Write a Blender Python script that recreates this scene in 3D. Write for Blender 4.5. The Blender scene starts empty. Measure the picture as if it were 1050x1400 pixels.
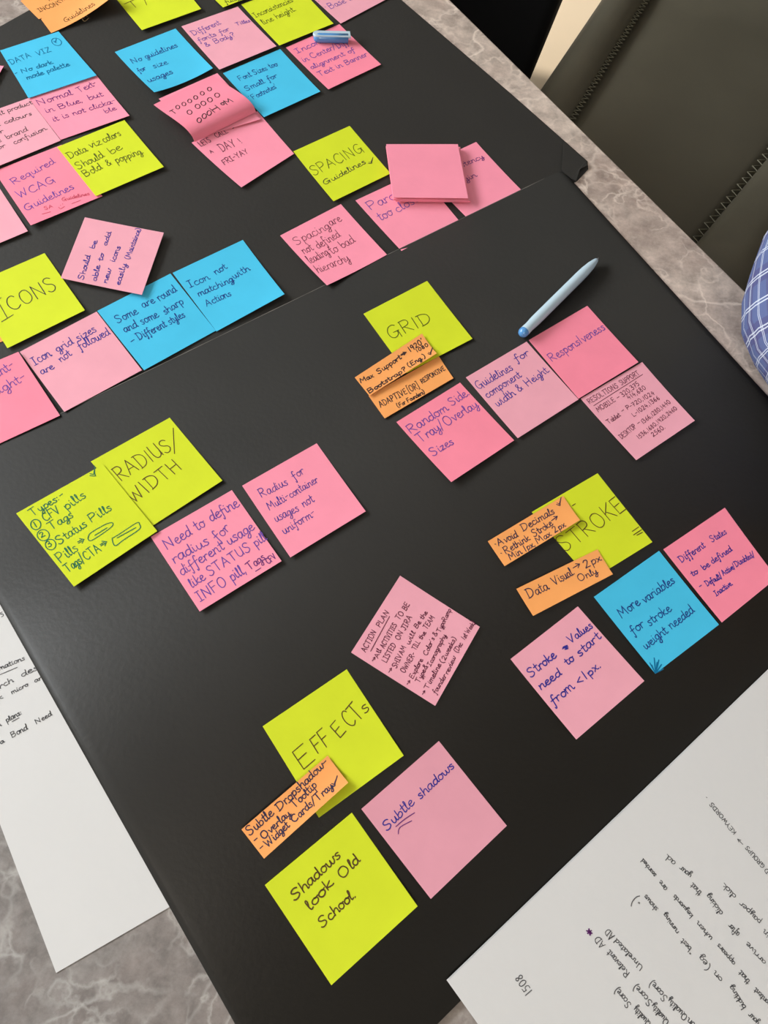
import bpy, bmesh, math, random
from mathutils import Vector, Matrix

random.seed(7)
S = bpy.context.scene
COL = S.collection
TZ = 0.75                                   # table top height

# ------------------------------------------------------------------ camera
FPX = 1085.453
CH = 0.608027                               # camera height above the table
R = Matrix(((0.9658759261621177, 0.2590052031532795, 0.0),
            (0.23508531443514624, -0.8766744568946471, 0.41973419156208974),
            (0.10871333955591661, -0.4054111510169412, -0.9076470726189332)))
cd = bpy.data.cameras.new('camera')
cam = bpy.data.objects.new('camera', cd)
COL.objects.link(cam)
c0, c1, c2 = R.col[0], R.col[1], R.col[2]
m3 = Matrix((c0, -c1, -c2)).transposed()
cam.matrix_world = Matrix.Translation((0, 0, TZ + CH)) @ m3.to_4x4()
cd.sensor_fit = 'VERTICAL'
cd.sensor_height = 36.0
cd.sensor_width = 27.0
cd.lens = FPX / 1400 * 36.0
cd.clip_start = 0.01
S.camera = cam

# ------------------------------------------------------------------ light
S.view_settings.view_transform = 'Standard'
S.view_settings.look = 'None'
S.view_settings.exposure = 0.0
S.view_settings.gamma = 1.0
S.view_settings.use_curve_mapping = False
world = bpy.data.worlds.new('room_light')
S.world = world
world.use_nodes = True
bg = world.node_tree.nodes['Background']
bg.inputs[0].default_value = (1.0, 0.93, 0.84, 1)
bg.inputs[1].default_value = 0.5


def area(name, loc, target, sx, sy, power, col):
    l = bpy.data.lights.new(name, 'AREA')
    l.shape = 'RECTANGLE'
    l.size, l.size_y = sx, sy
    l.energy = power
    l.color = col
    o = bpy.data.objects.new(name, l)
    COL.objects.link(o)
    o.location = loc
    d = Vector(target) - Vector(loc)
    o.rotation_euler = d.to_track_quat('-Z', 'Y').to_euler()
    return o


area('window_daylight', (-2.75, 0.5, 2.02), (0.1, 0.45, 0.8), 2.2, 0.75, 126, (0.93, 0.97, 1.0))
area('ceiling_lamp', (0.5, -1.85, 2.66), (0.4, 0.2, 0.7), 0.6, 0.6, 34, (1.0, 0.91, 0.80))
area('back_fill_light', (1.35, 4.40, 1.40), (1.35, 0.0, 1.40), 0.8, 1.9, 2, (0.95, 0.97, 1.0))  # unseen area light, added at the back for sheen on the leather chair
sl = bpy.data.lights.new('sun', 'SUN')
sl.energy = 3.1
sl.angle = 0.01
sl.color = (1.0, 0.93, 0.82)
so = bpy.data.objects.new('sun', sl)
COL.objects.link(so)
so.rotation_euler = Vector((-0.35, -0.745, -0.669)).to_track_quat('-Z', 'Y').to_euler()


def W(u, v, z=0.0):
    """point of the photograph -> the point at height z above the table top"""
    d = R @ Vector(((u - 525) / FPX, (v - 700) / FPX, 1.0))
    t = (z - CH) / d.z
    return Vector((d.x * t, d.y * t, TZ + z))


def to_px(p):
    d = R.transposed() @ (Vector(p) - Vector((0, 0, TZ + CH)))
    return (525 + FPX * d.x / d.z, 700 + FPX * d.y / d.z)


# ------------------------------------------------------------------ materials
MATS = {}


def srgb(r, g, b):
    f = lambda c: (c / 255 / 12.92) if c / 255 <= 0.04045 else ((c / 255 + 0.055) / 1.055) ** 2.4
    return (f(r), f(g), f(b), 1.0)


def mat(name, col, rough=0.6, spec=0.5, noise=0.0, scale=20.0, bump=0.0, bscale=300.0, metal=0.0, sss=0.0, trans=0.0):
    if name in MATS:
        return MATS[name]
    m = bpy.data.materials.new(name)
    m.use_nodes = True
    nt = m.node_tree
    b = nt.nodes['Principled BSDF']
    b.inputs['Base Color'].default_value = col
    b.inputs['Roughness'].default_value = rough
    b.inputs['Specular IOR Level'].default_value = spec
    b.inputs['Metallic'].default_value = metal
    if trans:
        b.inputs['Transmission Weight'].default_value = trans
    tc = nt.nodes.new('ShaderNodeTexCoord')
    if noise:
        n = nt.nodes.new('ShaderNodeTexNoise')
        n.inputs['Scale'].default_value = scale
        n.inputs['Detail'].default_value = 5
        nt.links.new(tc.outputs['Object'], n.inputs['Vector'])
        r = nt.nodes.new('ShaderNodeMapRange')
        r.inputs['From Min'].default_value = 0.25
        r.inputs['From Max'].default_value = 0.75
        r.inputs['To Min'].default_value = 1 - noise
        r.inputs['To Max'].default_value = 1 + noise
        nt.links.new(n.outputs['Fac'], r.inputs['Value'])
        mx = nt.nodes.new('ShaderNodeVectorMath')
        mx.operation = 'SCALE'
        mx.inputs[0].default_value = col[:3]
        nt.links.new(r.outputs['Result'], mx.inputs['Scale'])
        nt.links.new(mx.outputs['Vector'], b.inputs['Base Color'])
    if bump:
        n2 = nt.nodes.new('ShaderNodeTexNoise')
        n2.inputs['Scale'].default_value = bscale
        n2.inputs['Detail'].default_value = 4
        nt.links.new(tc.outputs['Object'], n2.inputs['Vector'])
        bp = nt.nodes.new('ShaderNodeBump')
        bp.inputs['Strength'].default_value = bump
        bp.inputs['Distance'].default_value = 0.002
        nt.links.new(n2.outputs['Fac'], bp.inputs['Height'])
        nt.links.new(bp.outputs['Normal'], b.inputs['Normal'])
    MATS[name] = m
    return m


PAPER = {
    'lime': (0.655, 0.745, 0.022, 1),
    'pink': (0.96, 0.31, 0.42, 1),
    'hotpink': (0.96, 0.265, 0.365, 1),
    'rose': (0.85, 0.38, 0.46, 1),
    'mauve': (0.76, 0.335, 0.41, 1),
    'blue': (0.065, 0.53, 0.80, 1),
    'orange': (0.94, 0.385, 0.115, 1),
}


def paper(c):
    return mat('paper_' + c, PAPER[c], 0.75, 0.25, noise=0.035, scale=35, bump=0.12, bscale=70)


INK = {
    'black': (0.030, 0.022, 0.028, 1), 'blue': (0.035, 0.03, 0.30, 1), 'violet': (0.15, 0.065, 0.36, 1),
    'green': (0.012, 0.16, 0.07, 1), 'dark': (0.03, 0.024, 0.065, 1), 'brown': (0.10, 0.055, 0.012, 1), 'navy': (0.012, 0.045, 0.25, 1),
    'teal': (0.0, 0.16, 0.34, 1), 'maroon': (0.13, 0.02, 0.05, 1), 'grey': (0.075, 0.075, 0.08, 1),
    'purple': (0.16, 0.03, 0.19, 1), 'faint': (0.62, 0.07, 0.13, 1), 'olive': (0.08, 0.10, 0.01, 1),
}


def ink(c):
    return mat('ink_' + c, INK[c], 0.6, 0.3)


def marble():
    m = bpy.data.materials.new('grey_brown_marble')
    m.use_nodes = True
    nt = m.node_tree
    L = nt.links.new
    b = nt.nodes['Principled BSDF']
    b.inputs['Roughness'].default_value = 0.36
    b.inputs['Specular IOR Level'].default_value = 0.35
    tc = nt.nodes.new('ShaderNodeTexCoord')
    big = nt.nodes.new('ShaderNodeTexNoise')
    big.inputs['Scale'].default_value = 4.5
    big.inputs['Detail'].default_value = 9
    big.inputs['Roughness'].default_value = 0.72
    big.inputs['Distortion'].default_value = 0.6
    L(tc.outputs['Object'], big.inputs['Vector'])
    cr = nt.nodes.new('ShaderNodeValToRGB')
    e = cr.color_ramp.elements
    e[0].position = 0.30
    e[0].color = (0.255, 0.20, 0.18, 1)
    e[1].position = 0.72
    e[1].color = (0.50, 0.45, 0.41, 1)
    mid = e.new(0.5)
    mid.color = (0.36, 0.312, 0.287, 1)
    L(big.outputs['Fac'], cr.inputs['Fac'])
    fine = nt.nodes.new('ShaderNodeTexNoise')
    fine.inputs['Scale'].default_value = 55
    fine.inputs['Detail'].default_value = 8
    fine.inputs['Roughness'].default_value = 0.7
    L(tc.outputs['Object'], fine.inputs['Vector'])
    fr = nt.nodes.new('ShaderNodeMapRange')
    fr.inputs['From Min'].default_value = 0.3
    fr.inputs['From Max'].default_value = 0.7
    fr.inputs['To Min'].default_value = 0.62
    fr.inputs['To Max'].default_value = 1.32
    L(fine.outputs['Fac'], fr.inputs['Value'])
    sc = nt.nodes.new('ShaderNodeVectorMath')
    sc.operation = 'SCALE'
    L(cr.outputs['Color'], sc.inputs[0])
    L(fr.outputs['Result'], sc.inputs['Scale'])
    last = sc.outputs['Vector']
    for scale, dist, wid, amt, seed in ((6.0, 0.10, 0.020, 0.62, 0.0), (13.0, 0.06, 0.034, 0.55, 7.3), (27.0, 0.03, 0.050, 0.45, 3.1)):
        wn = nt.nodes.new('ShaderNodeTexNoise')
        wn.inputs['Scale'].default_value = scale * 1.1
        wn.inputs['Detail'].default_value = 6
        mp = nt.nodes.new('ShaderNodeMapping')
        mp.inputs['Location'].default_value = (seed, seed * 0.7, seed * 0.2)
        L(tc.outputs['Object'], mp.inputs['Vector'])
        L(mp.outputs['Vector'], wn.inputs['Vector'])
        sub = nt.nodes.new('ShaderNodeVectorMath')
        sub.operation = 'SUBTRACT'
        L(wn.outputs['Color'], sub.inputs[0])
        sub.inputs[1].default_value = (0.5, 0.5, 0.5)
        s2 = nt.nodes.new('ShaderNodeVectorMath')
        s2.operation = 'SCALE'
        s2.inputs['Scale'].default_value = dist * 3
        L(sub.outputs['Vector'], s2.inputs[0])
        ad = nt.nodes.new('ShaderNodeVectorMath')
        ad.operation = 'ADD'
        L(mp.outputs['Vector'], ad.inputs[0])
        L(s2.outputs['Vector'], ad.inputs[1])
        vo = nt.nodes.new('ShaderNodeTexVoronoi')
        vo.feature = 'DISTANCE_TO_EDGE'
        vo.inputs['Scale'].default_value = scale
        L(ad.outputs['Vector'], vo.inputs['Vector'])
        mr = nt.nodes.new('ShaderNodeMapRange')
        mr.inputs['From Min'].default_value = 0.0
        mr.inputs['From Max'].default_value = wid * 1.6
        mr.inputs['To Min'].default_value = amt
        mr.inputs['To Max'].default_value = 0.0
        L(vo.outputs['Distance'], mr.inputs['Value'])
        msk = nt.nodes.new('ShaderNodeTexNoise')
        msk.inputs['Scale'].default_value = scale * 0.7
        msk.inputs['Detail'].default_value = 3
        L(mp.outputs['Vector'], msk.inputs['Vector'])
        mm = nt.nodes.new('ShaderNodeMapRange')
        mm.inputs['From Min'].default_value = 0.42
        mm.inputs['From Max'].default_value = 0.60
        L(msk.outputs['Fac'], mm.inputs['Value'])
        mul = nt.nodes.new('ShaderNodeMath')
        mul.operation = 'MULTIPLY'
        L(mr.outputs['Result'], mul.inputs[0])
        L(mm.outputs['Result'], mul.inputs[1])
        mix = nt.nodes.new('ShaderNodeMix')
        mix.data_type = 'RGBA'
        mix.inputs['B'].default_value = (0.72, 0.66, 0.61, 1)
        L(mul.outputs['Value'], mix.inputs['Factor'])
        L(last, mix.inputs['A'])
        last = mix.outputs['Result']
    # uneven light over the slab put into its colour: warmer, paler towards one side
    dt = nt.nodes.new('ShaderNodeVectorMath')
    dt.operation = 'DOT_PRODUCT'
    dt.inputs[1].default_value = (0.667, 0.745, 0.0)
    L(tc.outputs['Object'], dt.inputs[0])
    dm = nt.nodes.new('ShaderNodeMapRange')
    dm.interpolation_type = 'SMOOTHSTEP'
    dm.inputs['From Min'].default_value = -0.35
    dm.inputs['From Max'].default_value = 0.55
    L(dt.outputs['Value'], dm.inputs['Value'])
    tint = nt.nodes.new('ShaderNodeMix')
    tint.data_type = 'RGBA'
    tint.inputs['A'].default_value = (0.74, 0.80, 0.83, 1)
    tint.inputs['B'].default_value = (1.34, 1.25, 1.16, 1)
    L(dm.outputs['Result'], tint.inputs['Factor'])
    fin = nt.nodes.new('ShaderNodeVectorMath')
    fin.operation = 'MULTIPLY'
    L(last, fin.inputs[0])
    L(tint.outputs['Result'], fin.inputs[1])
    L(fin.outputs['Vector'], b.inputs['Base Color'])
    return m


def board_mat():
    m = mat('black_card', (0.0265, 0.0250, 0.0222, 1), 0.55, 0.38, noise=0.10, scale=9, bump=0.10, bscale=260)
    return m


def plaid_mat():
    m = bpy.data.materials.new('blue_plaid_cotton')
    m.use_nodes = True
    nt = m.node_tree
    L = nt.links.new
    b = nt.nodes['Principled BSDF']
    b.inputs['Roughness'].default_value = 0.9
    b.inputs['Specular IOR Level'].default_value = 0.1
    uv = nt.nodes.new('ShaderNodeUVMap')
    sp = nt.nodes.new('ShaderNodeSeparateXYZ')
    L(uv.outputs['UV'], sp.inputs['Vector'])

    def math_(op, a, bb=None):
        n = nt.nodes.new('ShaderNodeMath')
        n.operation = op
        for i, x in enumerate((a, bb)):
            if x is None:
                continue
            if isinstance(x, (int, float)):
                n.inputs[i].default_value = x
            else:
                L(x, n.inputs[i])
        return n.outputs[0]

    def lines(sock, period, offs, w):
        f = math_('FRACT', math_('DIVIDE', sock, period))
        out = None
        for o in offs:
            d = math_('LESS_THAN', math_('ABSOLUTE', math_('SUBTRACT', f, o)), w)
            out = d if out is None else math_('MAXIMUM', out, d)
        return out
    lu = lines(sp.outputs['X'], 0.0150, (0.40, 0.52), 0.026)
    lv = lines(sp.outputs['Y'], 0.0135, (0.40, 0.52), 0.026)
    du = lines(sp.outputs['X'], 0.030, (0.72,), 0.16)
    dv = lines(sp.outputs['Y'], 0.027, (0.72,), 0.16)

    def mixc(fac, a, bb, k):
        n = nt.nodes.new('ShaderNodeMix')
        n.data_type = 'RGBA'
        L(math_('MULTIPLY', fac, k), n.inputs['Factor'])
        if isinstance(a, tuple):
            n.inputs['A'].default_value = a
        else:
            L(a, n.inputs['A'])
        n.inputs['B'].default_value = bb
        return n.outputs['Result']
    c = mixc(du, (0.115, 0.15, 0.31, 1), (0.10, 0.105, 0.23, 1), 0.8)
    c = mixc(dv, c, (0.09, 0.085, 0.21, 1), 0.6)
    c = mixc(lu, c, (0.68, 0.74, 0.85, 1), 0.75)
    c = mixc(lv, c, (0.70, 0.76, 0.85, 1), 0.75)
    L(c, b.inputs['Base Color'])
    return m


# ------------------------------------------------------------------ helpers
def link(name, me, m=None, parent=None):
    o = bpy.data.objects.new(name, me)
    COL.objects.link(o)
    if m is not None:
        me.materials.append(m)
    if parent is not None:
        o.parent = parent
        o.matrix_parent_inverse = Matrix.Identity(4)
    return o


def mesh(name, verts, faces, m=None, parent=None, smooth=True, origin=None):
    org = Vector(origin) if origin is not None else Vector((0, 0, 0))
    if origin is None and parent is not None:
        org = Vector(parent['_o']) if '_o' in parent else Vector((0, 0, 0))
    me = bpy.data.meshes.new(name)
    me.from_pydata([tuple(Vector(v) - org) for v in verts], [], faces)
    me.update()
    if smooth:
        for p in me.polygons:
            p.use_smooth = True
    o = link(name, me, m, parent)
    if parent is None and origin is not None:
        o.location = org
    return o


def tag(o, label, cat, group=None, kind=None):
    o['label'] = label
    o['category'] = cat
    if group:
        o['group'] = group
    if kind:
        o['kind'] = kind
    return o


def empty(name, loc):
    o = bpy.data.objects.new(name, None)
    COL.objects.link(o)
    o.location = loc
    o.empty_display_size = 0.05
    o['_o'] = tuple(loc)
    return o


def own(o):
    """give a mesh thing its own origin so that children can be placed in its frame"""
    o['_o'] = tuple(o.location)
    return o


def rbox(cx, cy, cz, sx, sy, sz, r=0.01, seg=3, rot=None):
    bm = bmesh.new()
    bmesh.ops.create_cube(bm, size=1.0)
    bmesh.ops.scale(bm, vec=(sx, sy, sz), verts=bm.verts)
    if r:
        bmesh.ops.bevel(bm, geom=bm.edges[:], offset=r, segments=seg, profile=0.5, affect='EDGES')
    M = Matrix.Translation((cx, cy, cz))
    if rot is not None:
        M = M @ rot.to_4x4()
    bm.transform(M)
    vs = [v.co.copy() for v in bm.verts]
    bm.verts.index_update()
    fs = [[v.index for v in f.verts] for f in bm.faces]
    bm.free()
    return vs, fs


def tube(pts, rad, seg=8, caps=True):
    pts = [Vector(p) for p in pts]
    n = len(pts)
    vs, fs = [], []
    prev = None
    for i, p in enumerate(pts):
        t = (pts[min(i + 1, n - 1)] - pts[max(i - 1, 0)]).normalized()
        if prev is None:
            a = Vector((0, 0, 1)) if abs(t.z) < 0.9 else Vector((1, 0, 0))
            x = t.cross(a).normalized()
        else:
            x = (prev - t * prev.dot(t)).normalized()
        prev = x
        y = t.cross(x)
        r = rad[i] if isinstance(rad, (list, tuple)) else rad
        for k in range(seg):
            a = 2 * math.pi * k / seg
            vs.append(p + x * (math.cos(a) * r) + y * (math.sin(a) * r))
    for i in range(n - 1):
        for k in range(seg):
            k2 = (k + 1) % seg
            fs.append([i * seg + k, i * seg + k2, (i + 1) * seg + k2, (i + 1) * seg + k])
    if caps:
        fs.append(list(range(seg))[::-1])
        fs.append([(n - 1) * seg + k for k in range(seg)])
    return vs, fs


def merge(*parts):
    vs, fs = [], []
    for v, f in parts:
        b = len(vs)
        vs += list(v)
        fs += [[i + b for i in q] for q in f]
    return vs, fs


def catmull(pts, k=4):
    if len(pts) < 3:
        return list(pts)
    out = []
    n = len(pts)
    for i in range(n - 1):
        p0 = pts[max(i - 1, 0)]
        p1 = pts[i]
        p2 = pts[i + 1]
        p3 = pts[min(i + 2, n - 1)]
        for j in range(k):
            t = j / k
            out.append(tuple(0.5 * ((2 * p1[d]) + (-p0[d] + p2[d]) * t + (2 * p0[d] - 5 * p1[d] + 4 * p2[d] - p3[d]) * t * t
                             + (-p0[d] + 3 * p1[d] - 3 * p2[d] + p3[d]) * t ** 3) for d in range(2)))
    out.append(tuple(pts[-1]))
    return out


# ------------------------------------------------------------------ pen strokes: cap height 9, x height 5
G = {
    'A': (6, "0 0,2.9 9,5.8 0;1.1 3.3,4.9 3.3"),
    'B': (5.2, ".6 0,.6 9;~.6 9,4.2 8.6,4.4 6.6,3.2 5.2,.8 4.7;~.8 4.7,4.6 4.4,5.2 2.2,3.6 .2,.4 0"),
    'C': (5.4, "~5.3 7.6,4.2 8.9,2.2 8.5,.6 6.4,.2 3.4,1.4 .8,3.4 0,5.7 1.4"),
    'D': (5.8, ".8 .2,.8 9;~-.2 8.8,3 8.7,5.5 6.8,5.6 3.2,3.6 .7,.2 0"),
    'E': (4.8, "4.8 9,.6 8.8,.5 0,5 .2;.5 4.6,4 4.9"),
    'F': (4.8, "5 9,.6 8.8,.5 0;.5 4.5,4.1 4.8"),
    'G': (6, "~5.3 8,3.8 9,1.6 8,.3 5,.7 1.6,2.4 .1,4.6 1.4,5.2 4;2.9 3.9,6 4;5.5 4,5.6 -1"),
    'H': (5.4, ".6 0,.5 9;5 0,5.1 9;.5 4.5,5.1 4.8"),
    'I': (3.4, "1.7 0,1.7 9;0 9,3.4 9;0 0,3.4 0"),
    '|': (1.6, ".8 0,.8 9"),
    'J': (4, "~3.2 9,3.3 3,2.6 .3,1.2 0,0 1.4;.9 9,5 9"),
    'K': (5, ".6 0,.6 9;5 9,.8 4;1.7 5,5.2 0"),
    'L': (4.4, ".6 9,.5 .1,4.6 .1"),
    'M': (7, "0 0,1 9,3.5 3,6 9,6.8 0"),
    'N': (6, ".3 0,.5 9,5.2 .2,5.5 9"),
    'O': (6, "~3.2 9,1 8,.2 4.5,1.2 .8,3.2 0,5.4 1.6,5.9 4.6,4.9 8,3.2 9,2.2 8.6"),
    'P': (5, ".6 0,.6 9;~.3 8.9,3.6 9,5 7.2,4.2 5,.7 4"),
    'Q': (6, "~3.2 9,1 8,.2 4.5,1.2 .8,3.2 0,5.4 1.6,5.9 4.6,4.9 8,3.2 9;3.6 2,6.2 -1"),
    'R': (5.4, ".6 0,.6 9;~.2 8.9,3.6 9,4.8 7.2,4 5.2,.8 4.3;1.8 4.4,5.4 0"),
    'S': (4.8, "~4.8 7.8,3.4 9,1.4 8.7,.6 7,1.8 5.2,3.8 4,4.4 2,3 .2,1.2 0,0 1.2"),
    'T': (5.6, "2.9 0,2.8 9;0 8.8,5.7 9.1"),
    'U': (5.4, "~.4 9,.4 3,1.4 .4,3 0,4.6 1.2,5 3.6;5 9,5.2 0"),
    'V': (5.6, "0 9,2.6 0,5.4 9"),
    'W': (7.4, "0 9,1.6 0,3.6 6.4,5.2 .2,7.4 9"),
    'X': (5.2, "0 9,5.2 0;5.2 9,0 0"),
    'Y': (5.2, "0 9,2.7 4.6,5.2 9;2.7 4.6,2.5 0"),
    'Z': (5, ".2 9,5 9,.2 .1,5.2 .1"),
    'a': (4.4, "~3.6 4.4,2.2 5.1,.6 4,.3 1.6,1.4 .1,2.8 1.2,3.7 4.6,3.6 1.4,4.1 .1,4.9 .7"),
    'b': (4, "~.5 9,.5 4,.6 .5,2 0,3.6 1.2,3.8 3.4,2.6 4.8,.8 3.4"),
    'c': (3.8, "~3.4 4.2,2.2 5,.8 4,.3 2,1.2 .2,2.6 .1,4 .9"),
    'd': (4.4, "~3.5 4.2,2.2 4.9,.6 3.8,.3 1.6,1.4 .1,2.9 1,3.7 4,3.9 9,3.7 3,3.9 .4,4.7 .5"),
    'e': (3.8, "~.4 2.4,2.4 2.9,3.2 4,2.3 5,.9 4.2,.3 2,1.2 .2,2.6 .1,4.1 1"),
    'f': (3.4, "~3.2 8.2,2.4 9,1.5 7.6,1.3 2,1.1 -3,.4 -3.8,.1 -2.6;-.1 4.2,3.4 4.6"),
    'g': (4.2, "~3.5 4.4,2.2 5,.6 4,.3 1.8,1.5 .4,2.8 1.4,3.6 4.6,3.5 -1.6,2.4 -3.9,.9 -3.2,1.8 -1.4,4.6 .7"),
    'h': (4.2, "~.5 9,.5 4,.4 0;~.5 2.6,1.9 4.7,3.3 4.4,3.5 2,3.6 .1,4.5 .5"),
    'i': (2.1, "~.6 4.8,.6 1.4,1.1 .1,2.2 .7;.7 6.9,.95 7.3"),
    'j': (2.2, "~1.4 4.8,1.4 -2,.6 -3.8,-.6 -3;1.5 6.9,1.7 7.3"),
    'k': (4, ".5 9,.5 0;~3.4 4.8,.8 2.3,3.2 .2,4.2 .4"),
    'l': (2, "~.5 3,1.4 7,1.2 9,.6 8,.6 2,1 .1,2.1 .6"),
    'm': (6.2, "~.2 4.8,.5 4.4,.4 0;~.5 3,1.6 4.8,2.7 4.4,2.8 0;~2.8 3,4 4.8,5.1 4.3,5.2 .8,5.7 0,6.6 .6"),
    'n': (4.3, "~.2 4.8,.5 4.4,.4 0;~.5 3,1.9 4.8,3.2 4.4,3.3 1,3.8 0,4.7 .6"),
    'o': (3.9, "~2.4 4.9,.9 4.4,.3 2.4,1 .4,2.4 .1,3.6 1.8,3.4 4,2.3 4.9,3 4.2,4.4 4.4"),
    'p': (4.1, ".6 4.9,.5 -4;~.5 3,1.9 4.9,3.4 4.2,3.7 2.2,2.6 .3,.7 .5"),
    'q': (4.2, "~3.5 4.2,2.2 5,.6 4,.3 1.8,1.5 .3,2.8 1.2,3.6 4.6,3.4 -4,4.6 -2"),
    'r': (3.2, "~.3 4.7,.6 4.2,.5 0;~.5 2.8,1.5 4.6,2.6 5,3.3 4.4"),
    's': (3.3, "~3 4.5,1.7 5,.7 4.2,1.4 3,2.7 2,2.6 .6,1.3 0,.2 .7"),
    't': (3, "~1.4 8.2,1.3 3,1.3 .6,2.2 .1,3.2 .8;-.1 5.3,3 5.7"),
    'u': (4.3, "~.4 4.8,.4 1.6,1.3 .1,2.6 .9,3.4 4.8;~3.4 4.8,3.4 1.2,3.9 .1,4.7 .6"),
    'v': (3.9, "~.2 4.7,1 3,1.8 .1,3 3,3.6 4.9,4.4 4.6"),
    'w': (5.8, "~.3 4.8,.6 1.2,1.6 .1,2.6 1.4,2.9 4.4,3.2 1.2,4.2 .1,5.2 2,5.4 4.9,6.2 4.6"),
    'x': (3.9, "~.2 4.8,1.2 4,2.8 .6,3.9 .3;3.5 4.8,.3 0"),
    'y': (4.2, "~.4 4.8,.6 2,1.6 .7,2.8 1.8,3.5 4.8;~3.5 4.8,3.4 -1.6,2.2 -3.9,.8 -3,2 -1,4.6 .7"),
    'z': (3.8, "~.3 4.6,1.6 4.9,3.2 4.8,2 2.6,.3 .2,1.8 .4,3.9 .2"),
    '0': (4.6, "~2.4 9,.8 7.6,.3 4,1.2 .6,2.6 .1,4.2 2,4.4 5.6,3.4 8.6,2.3 9"),
    '1': (2, "1.2 9,1 0"),
    '2': (4.4, "~.6 7.4,1.8 9,3.6 8.4,3.8 6.4,2 2.8,.3 .3,1.6 .5,4.4 .2"),
    '3': (4.2, "~.5 8.4,2.6 9,3.6 7.4,2.6 5.4,1.4 4.8,3.4 4.2,4 2.2,2.4 .1,.2 .8"),
    '4': (4.6, "2 9,.3 3.6,4.4 3.8;3.2 6.5,3 -.4"),
    '5': (4.2, "4.2 9,1.2 8.8,.8 5.2;~.8 5.2,2.8 5.4,3.9 3.4,2.8 .6,.2 .3"),
    '6': (4.2, "~3.4 9,1.4 6.4,.4 3,1.2 .4,3 .2,3.9 2.4,2.6 4.4,.7 3"),
    '7': (4.2, ".4 8.8,4.2 9,1.6 0;.9 4.6,3.6 4.8"),
    '8': (4.2, "~3.6 8,2.2 9,.9 7.6,1.6 5.6,3.4 3.6,3.6 1.2,2 0,.5 1.4,1.2 3.8,3.2 6,3.7 8"),
    '9': (4.2, "~3.7 7.6,2.2 9,.5 7.6,.8 5.2,2.6 4.8,3.6 6.6,3.6 4,3 0"),
    '-': (3.4, ".3 4,3.2 4.4"),
    '_': (3.4, "-.4 0,3.8 0"),
    '/': (3.4, "0 -1.4,3.2 10"),
    '?': (4.2, "~.5 7.4,1.8 9,3.8 8.2,3.4 6,1.8 4.4,1.8 2.6;1.8 .6,2 .1"),
    '&': (5.2, "~5 .4,2.6 4.6,1.2 7,2.2 8.8,3.4 7.4,1.4 4,.5 1.8,1.8 .1,3.6 1.2,4.8 3.6"),
    '(': (2.4, "~2.2 10.4,.6 7.4,.3 3.6,1 .4,2.4 -1.8"),
    ')': (2.4, "~.2 10.4,1.7 7.4,2 3.6,1.4 .4,0 -1.8"),
    '[': (2.4, "2.4 10.2,.5 10.2,.4 -1.2,2.4 -1.2"),
    ']': (2.4, "0 10.2,1.9 10.2,1.8 -1.2,0 -1.2"),
    '.': (1.4, ".5 .1,.9 .5"),
    ',': (1.6, ".9 .9,.3 -1.4"),
    ':': (1.6, ".6 .4,.9 .7;.6 4,.9 4.3"),
    '!': (1.8, "1.1 9,.8 2.8;.7 .1,.9 .5"),
    "'": (1.4, ".8 9,.5 7.2"),
    '"': (2.2, ".5 9,.4 7.2;1.7 9,1.6 7.2"),
    '<': (4.4, "4 7,.4 4,4.2 1"),
    '>': (6.2, "0 4,5.6 4.1;3.4 6.4,5.8 4.1,3.2 1.6"),      # an arrow
    '=': (6.2, "0 4.8,4.6 4.9;0 3.2,4.6 3.3;3 7,6 4,2.8 1.2"),  # a double arrow
    '*': (4, "~.4 5,2 3,3.6 6.4;2 8,2 1;0 6.4,4 2.6;.2 2.2,3.8 7"),
    '^': (5.4, "~0 4,1.4 .4,2.4 2.6,5.6 7.6;.9 5.2,1.6 2.4,4.2 5.6"),  # a double tick
    'o_': (0, ""),
}
GP = {}
for ch, (w, s) in G.items():
    L_ = []
    for st in s.split(';'):
        if not st:
            continue
        sm = st.startswith('~')
        pts = [tuple(float(q) for q in p.split()) for p in st.lstrip('~').split(',')]
        L_.append(catmull(pts, 4) if sm else pts)
    GP[ch] = (w, L_)


def line_strokes(text):
    """strokes of one written line in glyph units, and its width"""
    x = 0.0
    out = []
    for ch in text:
        if ch == ' ':
            x += 3.6
            continue
        w, sts = GP[ch]
        dy = random.uniform(-.28, .28)
        k = random.uniform(.93, 1.07)
        sl = random.uniform(-.03, .07)
        for st in sts:
            out.append([(x + px + py * sl, py * k + dy) for px, py in st])
        x += w + (0.45 if ch.islower() else 1.5)
    return out, max(x - 0.8, 0.5)


# crops the notes were measured in: origin x, origin y, scale
CR = {'F': (0, 0, 1.0), 'A': (0, 0, .285714), 'B': (150, 0, .285714), 'D': (0, 270, .285714), 'E': (370, 150, .333333),
      'G': (470, 370, .247619), 'H': (620, 330, .32381), 'I': (10, 560, .285714), 'J': (200, 590, .295238),
      'K': (640, 640, .247619), 'L': (690, 690, .342857), 'M': (470, 780, .190476), 'N': (320, 900, .228571),
      'O': (350, 1000, .333333), 'R': (0, 820, .15707), 'S': (850, 1060, .242718), 'T': (680, 1160, .209524),
      'U': (0, 0, .152381), 'V': (150, 0, .190476), 'X': (330, 0, .219048), 'Y': (200, 90, .209524),
      'Z': (0, 60, .171429), 'a': (0, 190, .152381), 'b': (0, 330, .207006), 'c': (80, 290, .152381),
      'd': (400, 165, .152381), 'e': (780, 480, .171429), 'f': (480, 440, .152381), 'g': (890, 680, .152381),
      'h': (510, 180, .209524), 'i': (230, 320, .161905)}


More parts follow.
